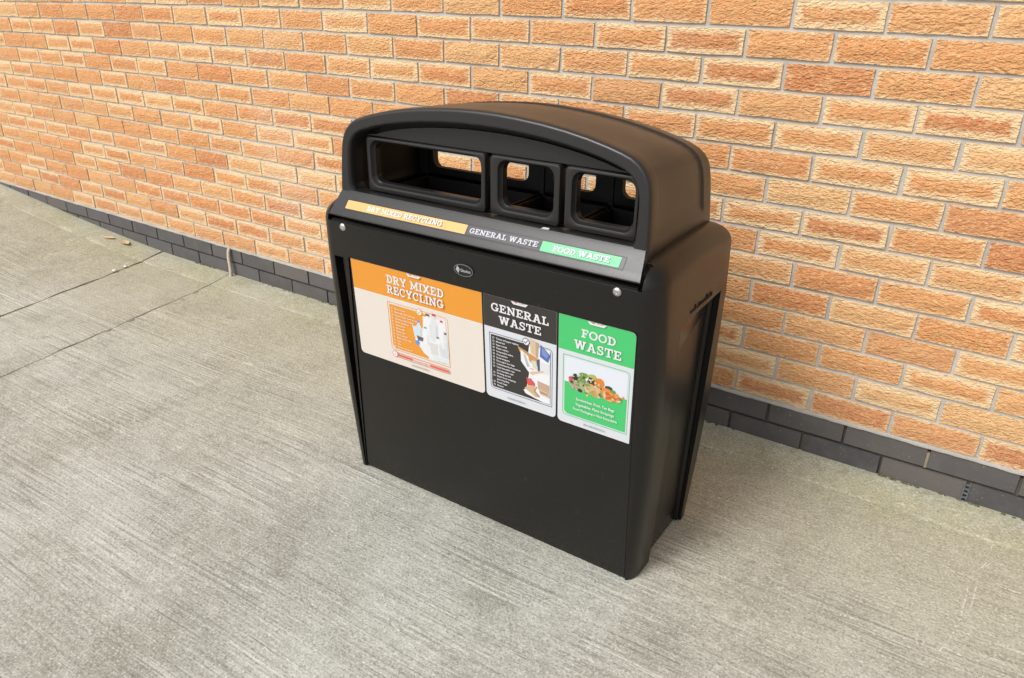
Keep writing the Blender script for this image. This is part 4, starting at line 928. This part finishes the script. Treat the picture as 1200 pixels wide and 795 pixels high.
# grime and moss in the corner where the strip meets the bricks
V, F = [], []; r = random.Random(8); NM = 520
for k in range(NM):
    x = r.uniform(-3.2, 0.9); w = r.uniform(0.004, 0.013); a = math.sin(x * 5.1) + math.sin(x * 11.7 + 1) * 0.8
    if a < r.uniform(-0.6, 1.4): continue
    y = -r.uniform(0.000, 0.006); z = ramp_z(x) + 0.0105; hgt = r.uniform(0.002, 0.006); o = len(V)
    V += [(x - w, y + 0.004, z - 0.003), (x + w, y + 0.004, z - 0.003), (x + w * 0.5, y - 0.006, z - 0.003), (x - w * 0.4, y - 0.005, z - 0.003), (x + r.uniform(-.4, .4) * w, y, z + hgt)]
    F += [(o, o + 1, o + 4), (o + 1, o + 2, o + 4), (o + 2, o + 3, o + 4), (o + 3, o, o + 4)]
mo = link('moss', mesh('moss', V, F, 60), M['moss']); tag(mo, 'dark moss and grime in the crack along the foot of the wall', 'moss', kind='stuff')

V = [(0.0, 0.0, 0.0), (0.018, 0.002, 0.0), (0.016, 0.010, 0.001), (0.003, 0.008, 0.0015), (0.0, 0.0, 0.0006), (0.018, 0.002, 0.0006), (0.016, 0.010, 0.0016), (0.003, 0.008, 0.0021)]
sc_ = link('paper_scrap', mesh('paper_scrap', V, [(0, 1, 2, 3), (4, 5, 6, 7), (0, 1, 5, 4), (1, 2, 6, 5), (2, 3, 7, 6), (3, 0, 4, 7)]), M['stone']); sc_.location = (XC + 0.168, -0.7965, 0.8275)
tag(sc_, 'tiny white paper scrap on the ledge under the middle opening of the bin', 'scrap')

# pale scuffs scraped into the slab
def scuff(pts, w, seed, dash=0.7):
    r = random.Random(seed); V, F = [], []; P = [Vector((a, b, 0)) for a, b in pts]
    L = sum((q - p).length for p, q in zip(P, P[1:])); n = max(4, int(L / 0.008)); samp = []
    for k in range(n + 1):
        d = L * k / n
        for p, q in zip(P, P[1:]):
            l_ = (q - p).length
            if d <= l_ + 1e-9: samp.append((p + (q - p) * (d / l_), (q - p).normalized())); break
            d -= l_
    for (a, da), (b, db) in zip(samp, samp[1:]):
        if r.random() > dash: continue
        ww = w * r.uniform(0.35, 1.0); na = Vector((-da.y, da.x, 0)) * ww / 2; nb_ = Vector((-db.y, db.x, 0)) * ww / 2; j = Vector((r.uniform(-1, 1), r.uniform(-1, 1), 0)) * w * 0.35
        o = len(V); V += [tuple(v + j + Vector((0, 0, 0.0006))) for v in (a - na, a + na, b + nb_, b - nb_)]; F.append((o, o + 1, o + 2, o + 3))
    if F: link('scuff_mark', mesh('scuff_mark', V, F), M['scuff'], ground)
M['scuff'] = simple('pale_scuff', (0.50, 0.47, 0.42), (0.66, 0.63, 0.58), 150, 0.95)
for k, (pts, w) in enumerate([([(0.269, -0.364), (0.268, -0.414), (0.264, -0.472), (0.258, -0.522), (0.248, -0.572), (0.233, -0.611)], 0.0045), ([(0.285, -0.344), (0.284, -0.387), (0.280, -0.430)], 0.004), ([(0.221, -0.319), (0.281, -0.319)], 0.005), ([(0.332, -0.312), (0.400, -0.313)], 0.005), ([(0.240, -0.596), (0.285, -0.599)], 0.005), ([(0.029, -0.624), (0.096, -0.617)], 0.010), ([(-0.174, -0.333), (-0.081, -0.334)], 0.005), ([(0.309, -0.129), (0.307, -0.179)], 0.005), ([(0.324, -0.118), (0.322, -0.150)], 0.005), ([(0.287, -0.274), (0.301, -0.234)], 0.005), ([(0.296, -0.265), (0.310, -0.228)], 0.004),
                              ([(-2.209, -1.121), (-1.956, -1.103)], 0.007), ([(-2.154, -1.056), (-2.054, -1.042)], 0.006), ([(-1.509, -1.349), (-1.554, -1.284)], 0.0035), ([(-1.549, -1.393), (-1.513, -1.382)], 0.014), ([(-1.149, -1.069), (-1.113, -1.079)], 0.007), ([(-0.876, -1.162), (-0.803, -1.219), (-0.769, -1.227)], 0.005), ([(-1.256, -1.242), (-1.242, -1.192)], 0.0035), ([(-0.36, -0.36), (-0.30, -0.362)], 0.006), ([(-0.33, -0.44), (-0.22, -0.445)], 0.006)]): scuff(pts, w, 60 + k)
